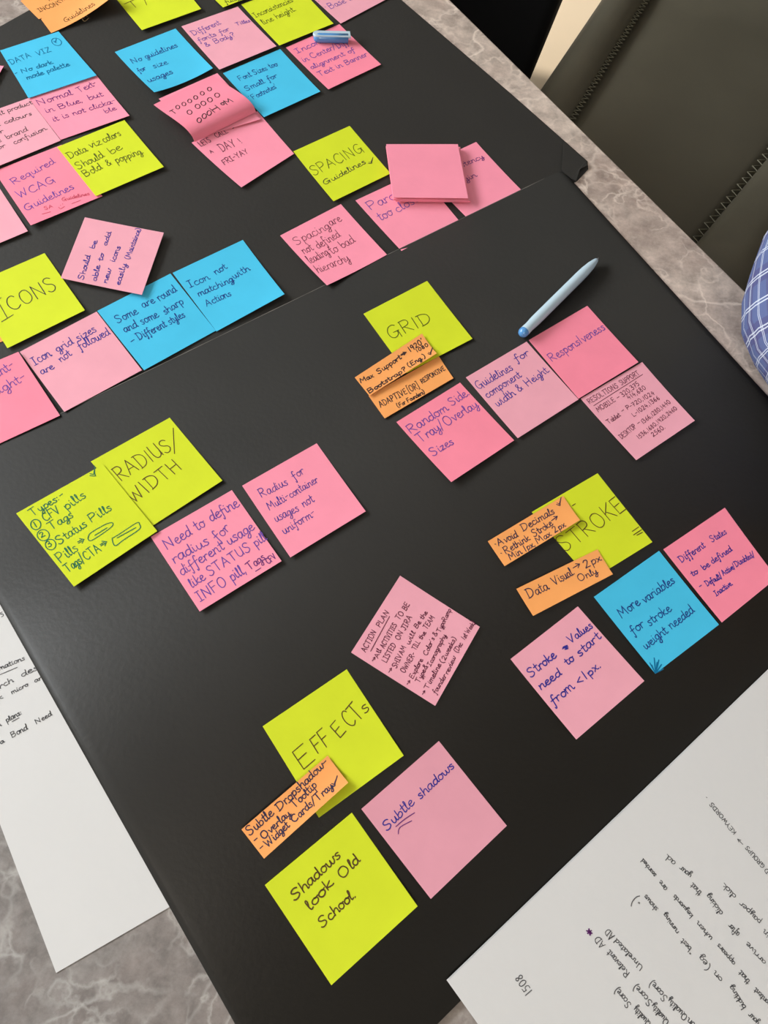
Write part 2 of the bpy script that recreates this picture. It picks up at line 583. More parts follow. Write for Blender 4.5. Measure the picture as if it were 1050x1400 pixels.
def homog(quad):
    """photo point -> (u, v) on the sheet whose corners TL TR BR BL are quad"""
    (x0, y0), (x1, y1), (x2, y2), (x3, y3) = quad
    dx1, dx2, dx3 = x1 - x2, x3 - x2, x0 - x1 + x2 - x3
    dy1, dy2, dy3 = y1 - y2, y3 - y2, y0 - y1 + y2 - y3
    det = dx1 * dy2 - dx2 * dy1
    g = (dx3 * dy2 - dx2 * dy3) / det
    h = (dx1 * dy3 - dx3 * dy1) / det
    M = Matrix(((x1 - x0 + g * x1, x3 - x0 + h * x3, x0), (y1 - y0 + g * y1, y3 - y0 + h * y3, y0), (g, h, 1))).inverted()

    def f(x, y):
        p = M @ Vector((x, y, 1))
        return p.x / p.z, p.y / p.z
    return f


class Sheet:
    """a sheet of paper lying at height z0, its corners lifted by lift (mm), rolled along v by prof"""

    def __init__(s, quad, z0, lift=(0, 0, 0, 0), q=1.0, prof=None):
        s.quad, s.z0, s.q = quad, z0, q
        s.lift = [l / 1000 for l in lift]
        s.prof = prof
        zc = [s.z(0, 0), s.z(1, 0), s.z(1, 1), s.z(0, 1)]
        s.c = [W(quad[i][0], quad[i][1], zc[i]) for i in range(4)]
        s.wid = ((s.c[1] - s.c[0]).length + (s.c[2] - s.c[3]).length) / 2
        s.hei = ((s.c[3] - s.c[0]).length + (s.c[2] - s.c[1]).length) / 2
        s.uv = homog(quad)

    def z(s, u, v):
        a, b, c, d = s.lift
        q = s.q
        u_ = min(max(u, 0), 1)
        v_ = min(max(v, 0), 1)
        z = s.z0 + v_ * v_ * ((1 - u_) ** q * d + u_ ** q * c) + (1 - v_) ** 2 * ((1 - u_) ** q * a + u_ ** q * b)
        if s.prof:
            # a wave: gently rising from the top edge, then rolling down to the bottom edge
            z_top, z_max, v_roll = s.prof
            if v_ < v_roll:
                t = v_ / v_roll
                z += (z_top + (z_max - z_top) * t * t * (3 - 2 * t)) / 1000
            else:
                t = (v_ - v_roll) / (1 - v_roll)
                z += z_max * math.sqrt(max(0.0, 1 - t * t)) / 1000
        return z

    def P(s, u, v):
        c = s.c
        p = c[0] * ((1 - u) * (1 - v)) + c[1] * (u * (1 - v)) + c[2] * (u * v) + c[3] * ((1 - u) * v)
        p.z = TZ + s.z(u, v)
        return p

    def normal(s, u, v):
        e = 0.01
        n = (s.P(u + e, v) - s.P(u - e, v)).cross(s.P(u, v - e) - s.P(u, v + e))
        return n.normalized()

    def build(s, name, m, th=0.00022, n=None, parent=None):
        n = n or (24 if (s.prof or max(s.lift) > 0.004) else 14)
        vs, fs = [], []
        N1 = n + 1
        for side in (0, 1):
            for j in range(N1):
                for i in range(N1):
                    p = s.P(i / n, j / n)
                    if side:
                        p = p - Vector((0, 0, th))
                    vs.append(p)
        o = N1 * N1
        for j in range(n):
            for i in range(n):
                a, b, c, d = j * N1 + i, j * N1 + i + 1, (j + 1) * N1 + i + 1, (j + 1) * N1 + i
                fs.append([a, d, c, b])
                fs.append([o + a, o + b, o + c, o + d])
        rim = [i for i in range(N1)] + [j * N1 + n for j in range(1, N1)] + [n * N1 + i for i in range(n - 1, -1, -1)] + \
              [j * N1 for j in range(n - 1, 0, -1)]
        rb = len(vs)
        nr_ = len(rim)
        vs += [vs[i].copy() for i in rim] + [vs[o + i].copy() for i in rim]
        for k in range(nr_):
            k2 = (k + 1) % nr_
            fs.append([rb + k, rb + k2, rb + nr_ + k2, rb + nr_ + k])
        cen = (s.c[0] + s.c[1] + s.c[2] + s.c[3]) / 4
        cen.z = TZ + s.z0
        ob = mesh(name, vs, fs, m, parent, smooth=False, origin=cen if parent is None else None)
        for p in ob.data.polygons[:2 * n * n]:
            p.use_smooth = True
        if parent is None:
            own(ob)
        return ob


def ribbon(s, polys, hw, m, parent, name='handwritten_text', dz=0.00016):
    """pen strokes (lists of (u, v)) as thin bands of ink on the sheet"""
    vs, fs = [], []
    cut = []
    for pl in polys:                     # break the strokes at sharp corners
        cur = [pl[0]]
        for i in range(1, len(pl)):
            cur.append(pl[i])
            if i < len(pl) - 1:
                a_ = Vector((pl[i][0] - pl[i - 1][0], pl[i][1] - pl[i - 1][1]))
                b_ = Vector((pl[i + 1][0] - pl[i][0], pl[i + 1][1] - pl[i][1]))
                if a_.length > 1e-7 and b_.length > 1e-7 and a_.angle(b_) > 0.9:
                    cut.append(cur)
                    cur = [pl[i]]
        cut.append(cur)
    for pl in cut:
        P2 = [Vector((u * s.wid, v * s.hei)) for u, v in pl]
        Q = [P2[0]]
        for p in P2[1:]:
            d = (p - Q[-1]).length
            if d < 1e-6:
                continue
            k = max(1, int(d / 0.002))
            a = Q[-1].copy()
            for i in range(1, k + 1):
                Q.append(a + (p - a) * (i / k))
        if len(Q) < 2:
            continue
        base = len(vs)
        w_ = hw * random.uniform(.88, 1.12)
        for i, p in enumerate(Q):
            t = (Q[min(i + 1, len(Q) - 1)] - Q[max(i - 1, 0)])
            if t.length < 1e-9:
                t = Vector((1, 0))
            t.normalize()
            nn = Vector((-t.y, t.x))
            pp = p
            if i == 0:
                pp = p - t * w_ * .7
            if i == len(Q) - 1:
                pp = p + t * w_ * .7
            kk = w_ * (0.85 if i in (0, len(Q) - 1) else 1.0)
            for sg in (-1, 1):
                q = pp + nn * (kk * sg)
                u, v = q.x / s.wid, q.y / s.hei
                vs.append(s.P(u, v) + s.normal(u, v) * dz)
        for i in range(len(Q) - 1):
            a = base + 2 * i
            fs.append([a, a + 1, a + 3, a + 2])
    if not vs:
        return None
    ob = mesh(name, vs, fs, m, parent, smooth=False)
    return ob


def write(s, crop, lines, col, parent, hw=0.00033, name='handwritten_text'):
    """lines: (text, x0, y0, x1, y1, cap height) in the crop, or ('~'|'-', [points]) for a drawn stroke"""
    ox, oy, k = CR[crop]
    def to(x, y):
        tx, ty = ox + x * k, oy + y * k
        u, v = s.uv(tx, ty)
        if s.prof:                       # on the rolled sheet: step to the point that is seen there
            for _ in range(25):
                qx, qy = to_px(s.P(u, v))
                u2, v2 = s.uv(qx, qy)
                u1, v1 = s.uv(tx, ty)
                u += .6 * (u1 - u2)
                v = min(max(v + .6 * (v1 - v2), 0.02), .98)
        return u, v
    lenv = (Vector(s.quad[3]) - Vector(s.quad[0]) + Vector(s.quad[2]) - Vector(s.quad[1])).length / 2
    polys = []
    for L in lines:
        if L[0] in ('~', '-') and isinstance(L[1], list):
            pts = [to(x, y) for x, y in L[1]]
            polys.append(catmull(pts, 4) if L[0] == '~' else pts)
            continue
        if L[0] == 'O' and isinstance(L[1], tuple):         # a ring: (cx, cy), rx, ry, angle
            (cx, cy), rx, ry, an = L[1:5]
            pts = []
            for i in range(19):
                a = 2 * math.pi * i / 17.6
                x, y = rx * math.cos(a), ry * math.sin(a)
                pts.append(to(cx + x * math.cos(an) - y * math.sin(an), cy + x * math.sin(an) + y * math.cos(an)))
            polys.append(pts)
            continue
        text, x0, y0, x1, y1, h = L
        sts, w = line_strokes(text)
        A, B = Vector(to(x0, y0)), Vector(to(x1, y1))
        d = B - A
        # perpendicular to the line in real size, pointing to the letters' tops
        dm = Vector((d.x * s.wid, d.y * s.hei))
        ln = dm.length
        dm.normalize()
        up = Vector((dm.y, -dm.x))
        hm = (0.80 if any(q.islower() for q in text) else 0.93) * h * k / lenv * s.hei / 9.0
        for st in sts:
            pl = []
            for px, py in st:
                q = Vector((A.x * s.wid, A.y * s.hei)) + dm * (px / w * ln) + up * (py * hm)
                pl.append((q.x / s.wid, q.y / s.hei))
            polys.append(pl)
    return ribbon(s, polys, hw, ink(col), parent, name)


# ------------------------------------------------------------------ the setting: floor
fl = mat('cream_floor_tile', (0.86, 0.70, 0.50, 1), 0.35, 0.4, noise=0.05, scale=3)
o = mesh('floor', [(-2.9, -2.4, 0), (3, -2.4, 0), (3, 4.6, 0), (-2.9, 4.6, 0), (-2.9, -2.4, -.1), (3, -2.4, -.1), (3, 4.6, -.1), (-2.9, 4.6, -.1)],
         [[0, 1, 2, 3], [7, 6, 5, 4], [0, 4, 5, 1], [1, 5, 6, 2], [2, 6, 7, 3], [3, 7, 4, 0]], fl, smooth=False)
o['kind'] = 'structure'


def slab(name, org, ux, uy, nrm, w, h, m, hole=None, th=0.12):
    """a wall or ceiling slab, with an optional opening (x0, x1, y0, y1)"""
    xs = [0, w] if hole is None else [0, hole[0], hole[1], w]
    ys = [0, h] if hole is None else [0, hole[2], hole[3], h]
    bm = bmesh.new()
    g = {}
    org, ux, uy, nrm = map(Vector, (org, ux, uy, nrm))
    for side in (0, 1):
        for j, y in enumerate(ys):
            for i, x in enumerate(xs):
                g[side, i, j] = bm.verts.new(org + ux * x + uy * y - nrm * (th * side))
    cells = [(i, j) for i in range(len(xs) - 1) for j in range(len(ys) - 1) if not (hole and i == 1 and j == 1)]
    for i, j in cells:
        for side in (0, 1):
            bm.faces.new([g[side, i, j], g[side, i + 1, j], g[side, i + 1, j + 1], g[side, i, j + 1]])
        for (a, b, nb) in (((i, j), (i + 1, j), (i, j - 1)), ((i + 1, j), (i + 1, j + 1), (i + 1, j)), ((i + 1, j + 1), (i, j + 1), (i, j + 1)), ((i, j + 1), (i, j), (i - 1, j))):
            if nb not in cells:
                bm.faces.new([g[(0,) + a], g[(0,) + b], g[(1,) + b], g[(1,) + a]])
    bmesh.ops.recalc_face_normals(bm, faces=bm.faces)
    me = bpy.data.meshes.new(name)
    bm.to_mesh(me)
    bm.free()
    o = link(name, me, m)
    o['kind'] = 'structure'
    return o


wallm = mat('cream_wall_paint', (0.27, 0.26, 0.24, 1), 0.8, 0.2, noise=.02, scale=4)
ceilm = mat('white_ceiling_paint', (0.50, 0.49, 0.48, 1), 0.85, 0.2, noise=.02, scale=4)
X0, X1, Y0, Y1, HT = -2.9, 3.0, -2.4, 4.6, 2.75
slab('wall_left', (X0, Y0, 0), (0, 1, 0), (0, 0, 1), (1, 0, 0), Y1 - Y0, HT, wallm, (1.6, 4.0, 0.95, 2.5))
slab('wall_right', (X1, Y0, 0), (0, 1, 0), (0, 0, 1), (-1, 0, 0), Y1 - Y0, HT, wallm)
slab('wall_front', (X0, Y0, 0), (1, 0, 0), (0, 0, 1), (0, 1, 0), X1 - X0, HT, wallm)
slab('wall_back', (X0, Y1, 0), (1, 0, 0), (0, 0, 1), (0, -1, 0), X1 - X0, HT, wallm, (3.75, 4.75, 0.3, 2.5))
slab('ceiling', (X0, Y0, HT), (1, 0, 0), (0, 1, 0), (0, 0, -1), X1 - X0, Y1 - Y0, ceilm)
framem = mat('white_window_frame', (0.75, 0.75, 0.74, 1), 0.4, 0.4, noise=.02)
glassm = bpy.data.materials.new('window_glass')
glassm.use_nodes = True
nt_ = glassm.node_tree
nt_.nodes.remove(nt_.nodes['Principled BSDF'])
t_, g1, mx_ = (nt_.nodes.new(k) for k in ('ShaderNodeBsdfTransparent', 'ShaderNodeBsdfGlossy', 'ShaderNodeMixShader'))
g1.inputs['Roughness'].default_value = 0.0
mx_.inputs[0].default_value = 0.07
nt_.links.new(t_.outputs[0], mx_.inputs[1])
nt_.links.new(g1.outputs[0], mx_.inputs[2])
nt_.links.new(mx_.outputs[0], nt_.nodes['Material Output'].inputs['Surface'])
for nm, org, ux, nr, w, h in (('window_1', (X0, Y0 + 1.6, 0.95), (0, 1, 0), (1, 0, 0), 2.4, 1.55), ('added_window', (X0 + 3.75, Y1, 0.3), (1, 0, 0), (0, -1, 0), 1.0, 2.2)):  # the back window is unseen, added and sized to let sun onto the floor
    wf = slab(nm, Vector(org) - Vector(nr) * .03, ux, (0, 0, 1), nr, w, h, framem, (.05, w - .05, .05, h - .05), .05)
    g_ = slab('pane', Vector(org) - Vector(nr) * .052 + Vector(ux) * .05 + Vector((0, 0, .05)), ux, (0, 0, 1), nr, w - .1, h - .1, glassm, None, .006)
    g_.parent = wf

# ------------------------------------------------------------------ table
E0 = W(615, 0)
E1 = W(1020, 400)
AL = (E1 - E0).normalized()                      # along the table's edge
AL.z = 0
AL.normalize()
NO = Vector((-AL.y, AL.x, 0))                    # away from the table
EP = W(722, 105)                                 # a point of the edge
rotT = Matrix((AL, NO, Vector((0, 0, 1)))).transposed()
tc_ = EP + AL * 0.15 - NO * 0.60
table = empty('marble_table', (tc_.x, tc_.y, 0))
tag(table, 'large table with polished grey brown marble top under the black sheets', 'table')
v, f = rbox(tc_.x, tc_.y, TZ - 0.01, 2.3, 1.2, 0.02, 0.0018, 2, rotT)
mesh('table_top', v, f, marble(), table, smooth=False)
dark = mat('dark_metal', (0.03, 0.03, 0.03, 1), 0.4, 0.5, noise=.05)
for sx in (-1, 1):
    for sy in (-1, 1):
        c = tc_ + AL * (sx * 1.03) + NO * (sy * 0.46)
        v, f = rbox(c.x, c.y, (TZ - 0.0205) / 2, 0.06, 0.06, TZ - 0.0205, 0.004, 2, rotT)
        mesh('leg', v, f, dark, table, smooth=False)


# ------------------------------------------------------------------ sheets of black card and paper
def poly_sheet(name, pts, z, th, m, sub=None):
    """a flat sheet with the outline pts (world xy)"""
    n = len(pts)
    vs = [Vector((p.x, p.y, TZ + z)) for p in pts] + [Vector((p.x, p.y, TZ + z - th)) for p in pts]
    fs = [list(range(n)), list(range(2 * n - 1, n - 1, -1))]
    for i in range(n):
        j = (i + 1) % n
        fs.append([i, n + i, n + j, j])
    cen = sum((Vector((p.x, p.y, TZ)) for p in pts), Vector()) / n
    # anticlockwise check
    ar = sum(pts[i].x * pts[(i + 1) % n].y - pts[(i + 1) % n].x * pts[i].y for i in range(n))
    if ar < 0:
        fs = [q[::-1] for q in fs]
    return own(mesh(name, vs, fs, m, smooth=False, origin=cen))


def isect(a, b, c, d):
    r, s = b - a, d - c
    t = ((c - a).x * s.y - (c - a).y * s.x) / (r.x * s.y - r.y * s.x)
    return a + r * t


def rounded(corners, rad):
    out = []
    n = len(corners)
    for i, p in enumerate(corners):
        r = rad[i]
        a = (corners[i - 1] - p).normalized()
        b = (corners[(i + 1) % n] - p).normalized()
        if r == 0:
            out.append(p)
            continue
        for k in range(6):
            t = k / 5
            q0, q2 = p + a * r, p + b * r
            out.append(q0 * (1 - t) ** 2 + p * 2 * t * (1 - t) + q2 * t * t)
    return out


# lower board
lt0, lt1 = W(0, 608), W(720, 258)
lr0, lr1 = W(776, 243), W(1050, 545)
ll0, ll1 = W(0, 826), W(232, 1240)
lb0 = W(611, 1385)
TLc = isect(lt0, lt1, ll0, ll1)
TRc = isect(lt0, lt1, lr0, lr1)
bd = (lt1 - lt0)
BRc = isect(lr0, lr1, lb0, W(596, 1400))
BLc = isect(ll0, ll1, lb0, W(596, 1400))
BOARD = board_mat()
ZB1, ZB2 = 0.0006, 0.0030
def curled_board(name, outline, z, th, m, edges):
    """a card sheet cut into a fine mesh, sinking by (drop) towards some of its edges: edges = (a, b, drop, reach)"""
    bm = bmesh.new()
    f = bm.faces.new([bm.verts.new((p.x, p.y, 0)) for p in outline])
    f.normal_update()
    if f.normal.z < 0:
        f.normal_flip()
    for a, b, drop, reach in edges:
        d = (b - a).normalized()
        nn = Vector((-d.y, d.x, 0))
        cen_ = sum(outline, Vector()) / len(outline)
        if (Vector((cen_.x, cen_.y, 0)) - Vector((a.x, a.y, 0))).dot(nn) < 0:
            nn = -nn
        for k in range(1, 13):
            bmesh.ops.bisect_plane(bm, geom=bm.verts[:] + bm.edges[:] + bm.faces[:], plane_co=Vector((a.x, a.y, 0)) + nn * (reach * 4 * (k / 12) ** 1.6), plane_no=nn)
    for v in bm.verts:
        zz = z
        for a, b, drop, reach in edges:
            d = (b - a).normalized()
            dist = abs((v.co.x - a.x) * -d.y + (v.co.y - a.y) * d.x)
            zz -= drop * math.exp(-(dist / reach) ** 1.3)
        v.co.z = zz
    ret = bmesh.ops.extrude_face_region(bm, geom=bm.faces[:])
    for v in [q for q in ret['geom'] if isinstance(q, bmesh.types.BMVert)]:
        v.co.z -= th
    bmesh.ops.recalc_face_normals(bm, faces=bm.faces)
    vs = [Vector((v.co.x, v.co.y, TZ + v.co.z)) for v in bm.verts]
    bm.verts.index_update()
    fs = [[v.index for v in f.verts] for f in bm.faces]
    bm.free()
    cen = sum(vs, Vector()) / len(vs)
    o = own(mesh(name, vs, fs, m, smooth=True, origin=cen))
    return o


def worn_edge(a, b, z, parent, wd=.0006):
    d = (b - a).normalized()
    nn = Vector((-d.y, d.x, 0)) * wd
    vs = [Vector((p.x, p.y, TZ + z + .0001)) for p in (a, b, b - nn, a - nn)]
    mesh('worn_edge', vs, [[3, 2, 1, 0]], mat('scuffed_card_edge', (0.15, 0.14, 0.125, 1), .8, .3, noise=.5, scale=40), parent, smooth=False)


b2 = curled_board('poster_board', rounded([TLc, TRc, BRc, BLc], [0.006, 0.010, 0.006, 0.006]), ZB2, 0.0004, BOARD,
                  [(ll0, ll1, .0019, .022), (lr0, lr1, .0010, .012)])
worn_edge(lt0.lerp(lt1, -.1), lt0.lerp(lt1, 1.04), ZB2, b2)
tag(b2, 'black poster board whose top edge overlaps another black board, pen lying on it', 'poster board', 'black poster boards')

# upper board: its near edge runs on under the lower one
ur0, ur1 = W(548, 0), W(700, 130)
un = (ur1 - ur0).normalized()
uq = Vector((un.y, -un.x, 0)) * -1               # towards its far side
if uq.x > 0:
    uq = -uq
cA = W(804, 221)
ut = W(18, 20)                                   # on its top left edge
tl = isect(W(0, 37), W(70, 0), ut, ut + un)
pa = W(803, 221)
p1 = pa
p2 = W(804, 232)
p3 = W(789, 248)
p4 = p3 + (TLc - TRc).normalized() * 0.75 + un * 0.02
# far edge: perpendicular to the right edge, through (0,37)-(70,0)
fa, fb = W(0, 37), W(66, 0)
FE = isect(fa, fb, ur0, ur1)
dl = (fb - fa).normalized()
p5 = FE - dl * 0.80
b1 = poly_sheet('poster_board', [FE, W(548, 0), W(700, 130), p1, p2, p3, p4, p5], ZB1, 0.0003, BOARD)
tag(b1, 'black poster board with a creased blunt corner, partly under the other board', 'poster board', 'black poster boards')
fp = [W(770, 192, .0023), W(801, 220, .0030), W(803, 226, .0032), W(793, 231, .0036), W(788, 247, .0036), W(781, 244, .0029), W(768, 233, .0024)]
vs = fp + [p - Vector((0, 0, .0004)) for p in fp]
n = len(fp)
mesh('folded_corner', vs, [list(range(n))[::-1], [n + i for i in range(n)]] + [[i, (i + 1) % n, n + (i + 1) % n, n + i] for i in range(n)], BOARD, b1, smooth=False)

WHITE = mat('white_paper', (0.70, 0.695, 0.685, 1), 0.7, 0.3, noise=0.012, scale=14, bump=0.08, bscale=120)
# left sheet: under the lower board
A_, B_ = W(77, 1330), W(232, 1240)
d1 = (B_ - A_).normalized()
d2 = (W(0, 1126) - A_).normalized()
q_ = [A_ + d2 * 0.297, A_ + d2 * 0.297 + d1 * 0.21, A_ + d1 * 0.21, A_]


def world_sheet(pts, z0, lift, name, m, **k):
    s = Sheet([to_px(p + Vector((0, 0, z0))) for p in pts], z0, lift)
    return s, s.build(name, m, **k)


sL, oL = world_sheet(q_, 0.00055, (0, 0, 0, 0), 'paper_sheet', WHITE)
tag(oL, 'white paper sheet with black notes tucked under the board edge', 'paper', 'white paper sheets')
write(sL, 'R', [("mations", -5, 612, 215, 522, 52), ('-', [(0, 652), (150, 588)]), ("5", 12, 150, 38, 138, 42), ("rch", 0, 775, 115, 715, 62),
                ("des", 190, 672, 330, 608, 66), ("micro", 105, 822, 245, 748, 46), ("an", 305, 722, 372, 688, 46), ("k", -12, 870, 22, 858, 50),
                ("plans:", 60, 1070, 195, 990, 56), ('-', [(105, 1062), (165, 1028)]), ("n", -14, 1108, 10, 1096, 46), ("Bond", 105, 1202, 240, 1128, 60),
                ("Need", 318, 1082, 450, 1005, 52), ("a", 8, 1258, 36, 1242, 46)], 'grey', oL, 0.00028)

# right sheets: a few sheets lying over the lower board's corner
A_ = W(613, 1341, .0045)
d1 = (W(1050, 918, .0045) - A_).normalized()
d2 = (W(660, 1415, .0045) - A_).normalized()
d2 = (d2 - d1 * d2.dot(d1)).normalized()
q2 = [A_ + d2 * 0.297, A_, A_ + d1 * 0.42, A_ + d1 * 0.42 + d2 * 0.297]
q1 = [p + d1 * (-0.0006) - d2 * 0.001 for p in q2]
for p in q1 + q2:
    p.z = TZ
s0, o0 = world_sheet(q1, 0.0038, (0, 0, 0, 0), 'paper_sheet', WHITE)
tag(o0, 'blank lower white sheet, a thin rim showing under the written one', 'paper', 'white paper sheets')
sR, oR = world_sheet(q2, 0.0046, (0, 1.0, 0, 0), 'paper_sheet', WHITE)
tag(oR, 'white paper sheet with upside down pen notes over the board corner', 'paper', 'white paper sheets')
SR = [("AD GROUPS", 850, 560, 708, 395, 26), (">", 690, 378, 655, 342, 34), ("KEYWORDS", 645, 320, 508, 150, 26), ('-', [(476, 124), (480, 127)]),
      ("ad.", 305, 488, 250, 440, 44), ("your", 395, 560, 335, 510, 42), ("that", 452, 660, 402, 605, 42), ("clicking", 570, 775, 492, 668, 38),
      ("after", 664, 890, 612, 835, 42), ("arrive", 812, 1052, 712, 940, 36),
      ("click.", 645, 680, 572, 602, 40), ("per", 728, 762, 672, 712, 40), ("pay", 785, 822, 732, 768, 40), ("in", 832, 895, 806, 868, 40),
      ("searched", 195, 560, 122, 470, 34), ("are", 258, 636, 222, 592, 40), ("keywords", 402, 790, 300, 672, 34), ("when", 512, 916, 432, 822, 36),
      ("appears", 640, 1056, 548, 948, 34), ("that", 724, 1160, 674, 1098, 40), ("content", 840, 1285, 756, 1196, 36),
      (')', 92, 690, 78, 676, 60), ('"', 112, 690, 98, 682, 36), ("shows", 205, 752, 138, 672, 36), ("running", 322, 882, 246, 775, 34), ('"best', 404, 985, 346, 920, 36),
      ("(eg", 500, 1078, 450, 1012, 44), ("on", 568, 1150, 530, 1102, 38), ("bidding", 700, 1305, 622, 1182, 38), ("your", 775, 1392, 726, 1335, 40)]
write(sR, 'S', SR, 'grey', oR, 0.00026)
write(sR, 'T', [("Unrelated", 948, 772, 780, 588, 42), ("AD", 764, 568, 722, 520, 46), ("Relevant", 862, 812, 735, 662, 46), ("AD", 704, 628, 660, 568, 46),
                ("Score)", 1010, 1000, 905, 880, 50), ("Score)", 872, 1015, 785, 900, 50), ("Quality", 1000, 1140, 905, 1030, 48), ("Score)", 1110, 970, 1010, 855, 50),
                ("Quality", 1118, 1130, 1022, 1010, 46), ("Quality", 1240, 1095, 1125, 975, 46), ("on", 1290, 1145, 1250, 1105, 46),
                ("1508", 225, 930, 150, 815, 50)], 'grey', oR, 0.00026)
write(sR, 'T', [("*", 628, 548, 604, 510, 46), ("*", 622, 552, 598, 516, 40)], 'purple', oR, 0.0004)

# ------------------------------------------------------------------ sticky notes
ZU, ZL = 0.0011, 0.0034          # resting height of notes on the upper / lower board
NG = 'sticky notes on the black boards'
K = 'sticky note'


def note(colour, quad, label, layer=0.0, lift=(0, 0, 2.5, 2.5), q=1.0, prof=None, z0=None, writing=()):
    z = (z0 if z0 is not None else ZL) + layer * 0.001
    s = Sheet(quad, z, lift, q, prof)
    o = s.build('sticky_note', paper(colour))
    tag(o, label, K, NG)
    for wv in writing:
        crop, lines, col, hw = wv
        write(s, crop, lines, col, o, hw)
    return s, o


FINE, PEN, MARK = 0.00030, 0.00038, 0.00046

# --- upper board, top row
note('orange', [(28, 1), (112, -34), (146, -4), (53, 26)], 'orange sticky note at the far edge, tucked above another orange one', z0=ZU, lift=(0, 0, .3, .3),
     writing=[('U', [("A", 412, 18, 432, 10, 40), ("INCONSISTENT", 345, 110, 740, -30, 48), ('-', [(418, 146), (550, 105)])], 'brown', PEN)])
note('orange', [(56, 26), (122, -26), (160, -10), (70, 45)], 'curling orange sticky note with guidelines written over a small smiley', layer=.8, z0=ZU, lift=(0, 0, 14, .5), q=2.0,
     writing=[('U', [("Guidelines", 538, 205, 790, 45, 56), ('-', [(680, 166), (684, 170)]), ('-', [(706, 154), (710, 158)]), ('~', [(668, 178), (682, 196), (700, 194), (722, 170)])], 'brown', PEN)])
note('lime', [(150, -13), (232, -42), (275, 12), (194, 41)], 'lime sticky note cut by the frame with two large capitals', z0=ZU,
     writing=[('V', [('-', [(105, 28), (188, -8)]), ('-', [(146, 8), (187, 53)]), ('-', [(225, -40), (248, -4), (240, -48)]), ('-', [(247, -4), (265, 37)])], 'brown', PEN)])
note('blue', [(157, 71), (240, 39), (291, 93), (211, 126)], 'blue sticky note about missing size guidelines, near corner curling up', z0=ZU, lift=(0, 0, 3.5, 6.5), q=2.2,
     writing=[('V', [("No guidelines", 168, 452, 490, 332, 48), ("for", 215, 515, 265, 490, 46), ("size", 318, 482, 420, 450, 50), ("usages", 282, 585, 455, 512, 48)], 'navy', PEN)])
note('lime', [(251, -43), (325, -64), (377, -18), (305, 10)], 'lime sliver of a sticky note between two notes at the far edge', z0=ZU,
     writing=[('V', [("fully", 838, 26, 940, -8, 40)], 'olive', PEN)])
note('rose', [(248, 36), (325, 9), (378, 63), (300, 95)], 'pale pink sticky note asking about different fonts for titles and body', z0=ZU,
     writing=[('V', [("Different", 602, 252, 800, 168, 48), ("fonts for", 642, 298, 865, 212, 44), ("Titles", 912, 178, 1008, 152, 34), ("& Body?", 692, 332, 912, 250, 46)], 'violet', PEN)])
note('lime', [(330, 6), (405, -22), (456, 32), (382, 62)], 'lime sticky note about line height inconsistencies', z0=ZU,
     writing=[('X', [("Inconsistencies", 90, 108, 325, 8, 42), ("line height.", 140, 152, 348, 62, 46)], 'olive', PEN)])
note('rose', [(418, -12), (496, -44), (545, -10), (466, 32)], 'pale pink sticky note with a dotted list, its corner touching the pen cap note', z0=ZU, lift=(0, 0, 1, 1),
     writing=[('X', [("Base ix", 555, 50, 712, -18, 50), ('-', [(517, 38), (522, 38)]), ('-', [(476, 3), (481, 3)])], 'violet', PEN)])
note('blue', [(305, 100), (383, 67), (438, 125), (361, 160)], 'blue sticky note about font sizes too small for footnotes', z0=ZU, lift=(0, 0, 2, 3),
     writing=[('Y', [("Font Sizes too", 612, 96, 858, -2, 46), ("Small for", 656, 162, 858, 72, 44), ("'Footnotes'", 690, 222, 862, 138, 44)], 'navy', PEN)])
note('hotpink', [(391, 65), (464, 33), (521, 88), (449, 122)], 'pink sticky note about banner text alignment, pen cap lying on it', z0=ZU, lift=(0, 0, 1.5, 2),
     writing=[('X', [("Inconsis", 350, 332, 560, 240, 44), ("in Center/", 392, 388, 598, 300, 46), ("Diff", 606, 302, 672, 276, 44), ("alignment of", 440, 432, 712, 318, 40), ("Text in Banner", 490, 476, 790, 348, 44)], 'violet', PEN)])

# --- the curled pink pair and the note below it
note('pink', [(262, 195), (352, 152), (402, 210), (330, 256)], 'pink sticky note below the curled one saying call it a day', z0=ZU, lift=(2, .2, 1.5, 2.5),
     writing=[('Y', [("LETS", 365, 528, 440, 492, 38), ("CALL", 476, 468, 552, 432, 38), ("IT", 578, 408, 605, 388, 34), ("A", 436, 575, 456, 566, 22), ("DAY", 515, 562, 610, 520, 62), ("!", 640, 508, 656, 496, 46), ("FRI-YAY", 525, 650, 690, 568, 40)], 'maroon', PEN)])
note('pink', [(217, 135), (297, 100), (356, 163), (273, 188)], 'flat pink sticky note mostly hidden under the curled one', z0=ZU, layer=2.2, lift=(0, 0, 0, 0))
s, o = note('hotpink', [(210, 143), (291, 103), (350, 153), (266, 194)], 'curled pink sticky note with rows of small rings, bowed up like a wave', z0=ZU, layer=3.2, lift=(0, 0, 0, 0),
            prof=(6.0, 9.0, .72))
rings = [('O', p, 13, 12, .3) for p in ((205, 270), (245, 250), (283, 230), (322, 207), (365, 180), (412, 152))] + \
        [('O', p, 16, 14, .3) for p in ((282, 303), (335, 265), (372, 245), (415, 222), (462, 192))] + \
        [('O', p, 14, 16, .3) for p in ((345, 355), (378, 328), (410, 308))]
write(s, 'Y', rings + [("T", 178, 318, 206, 304, 46), ("H", 440, 306, 490, 280, 50), ("o", 494, 258, 512, 250, 44), ("M", 528, 254, 572, 232, 42)], 'black', o, MARK)

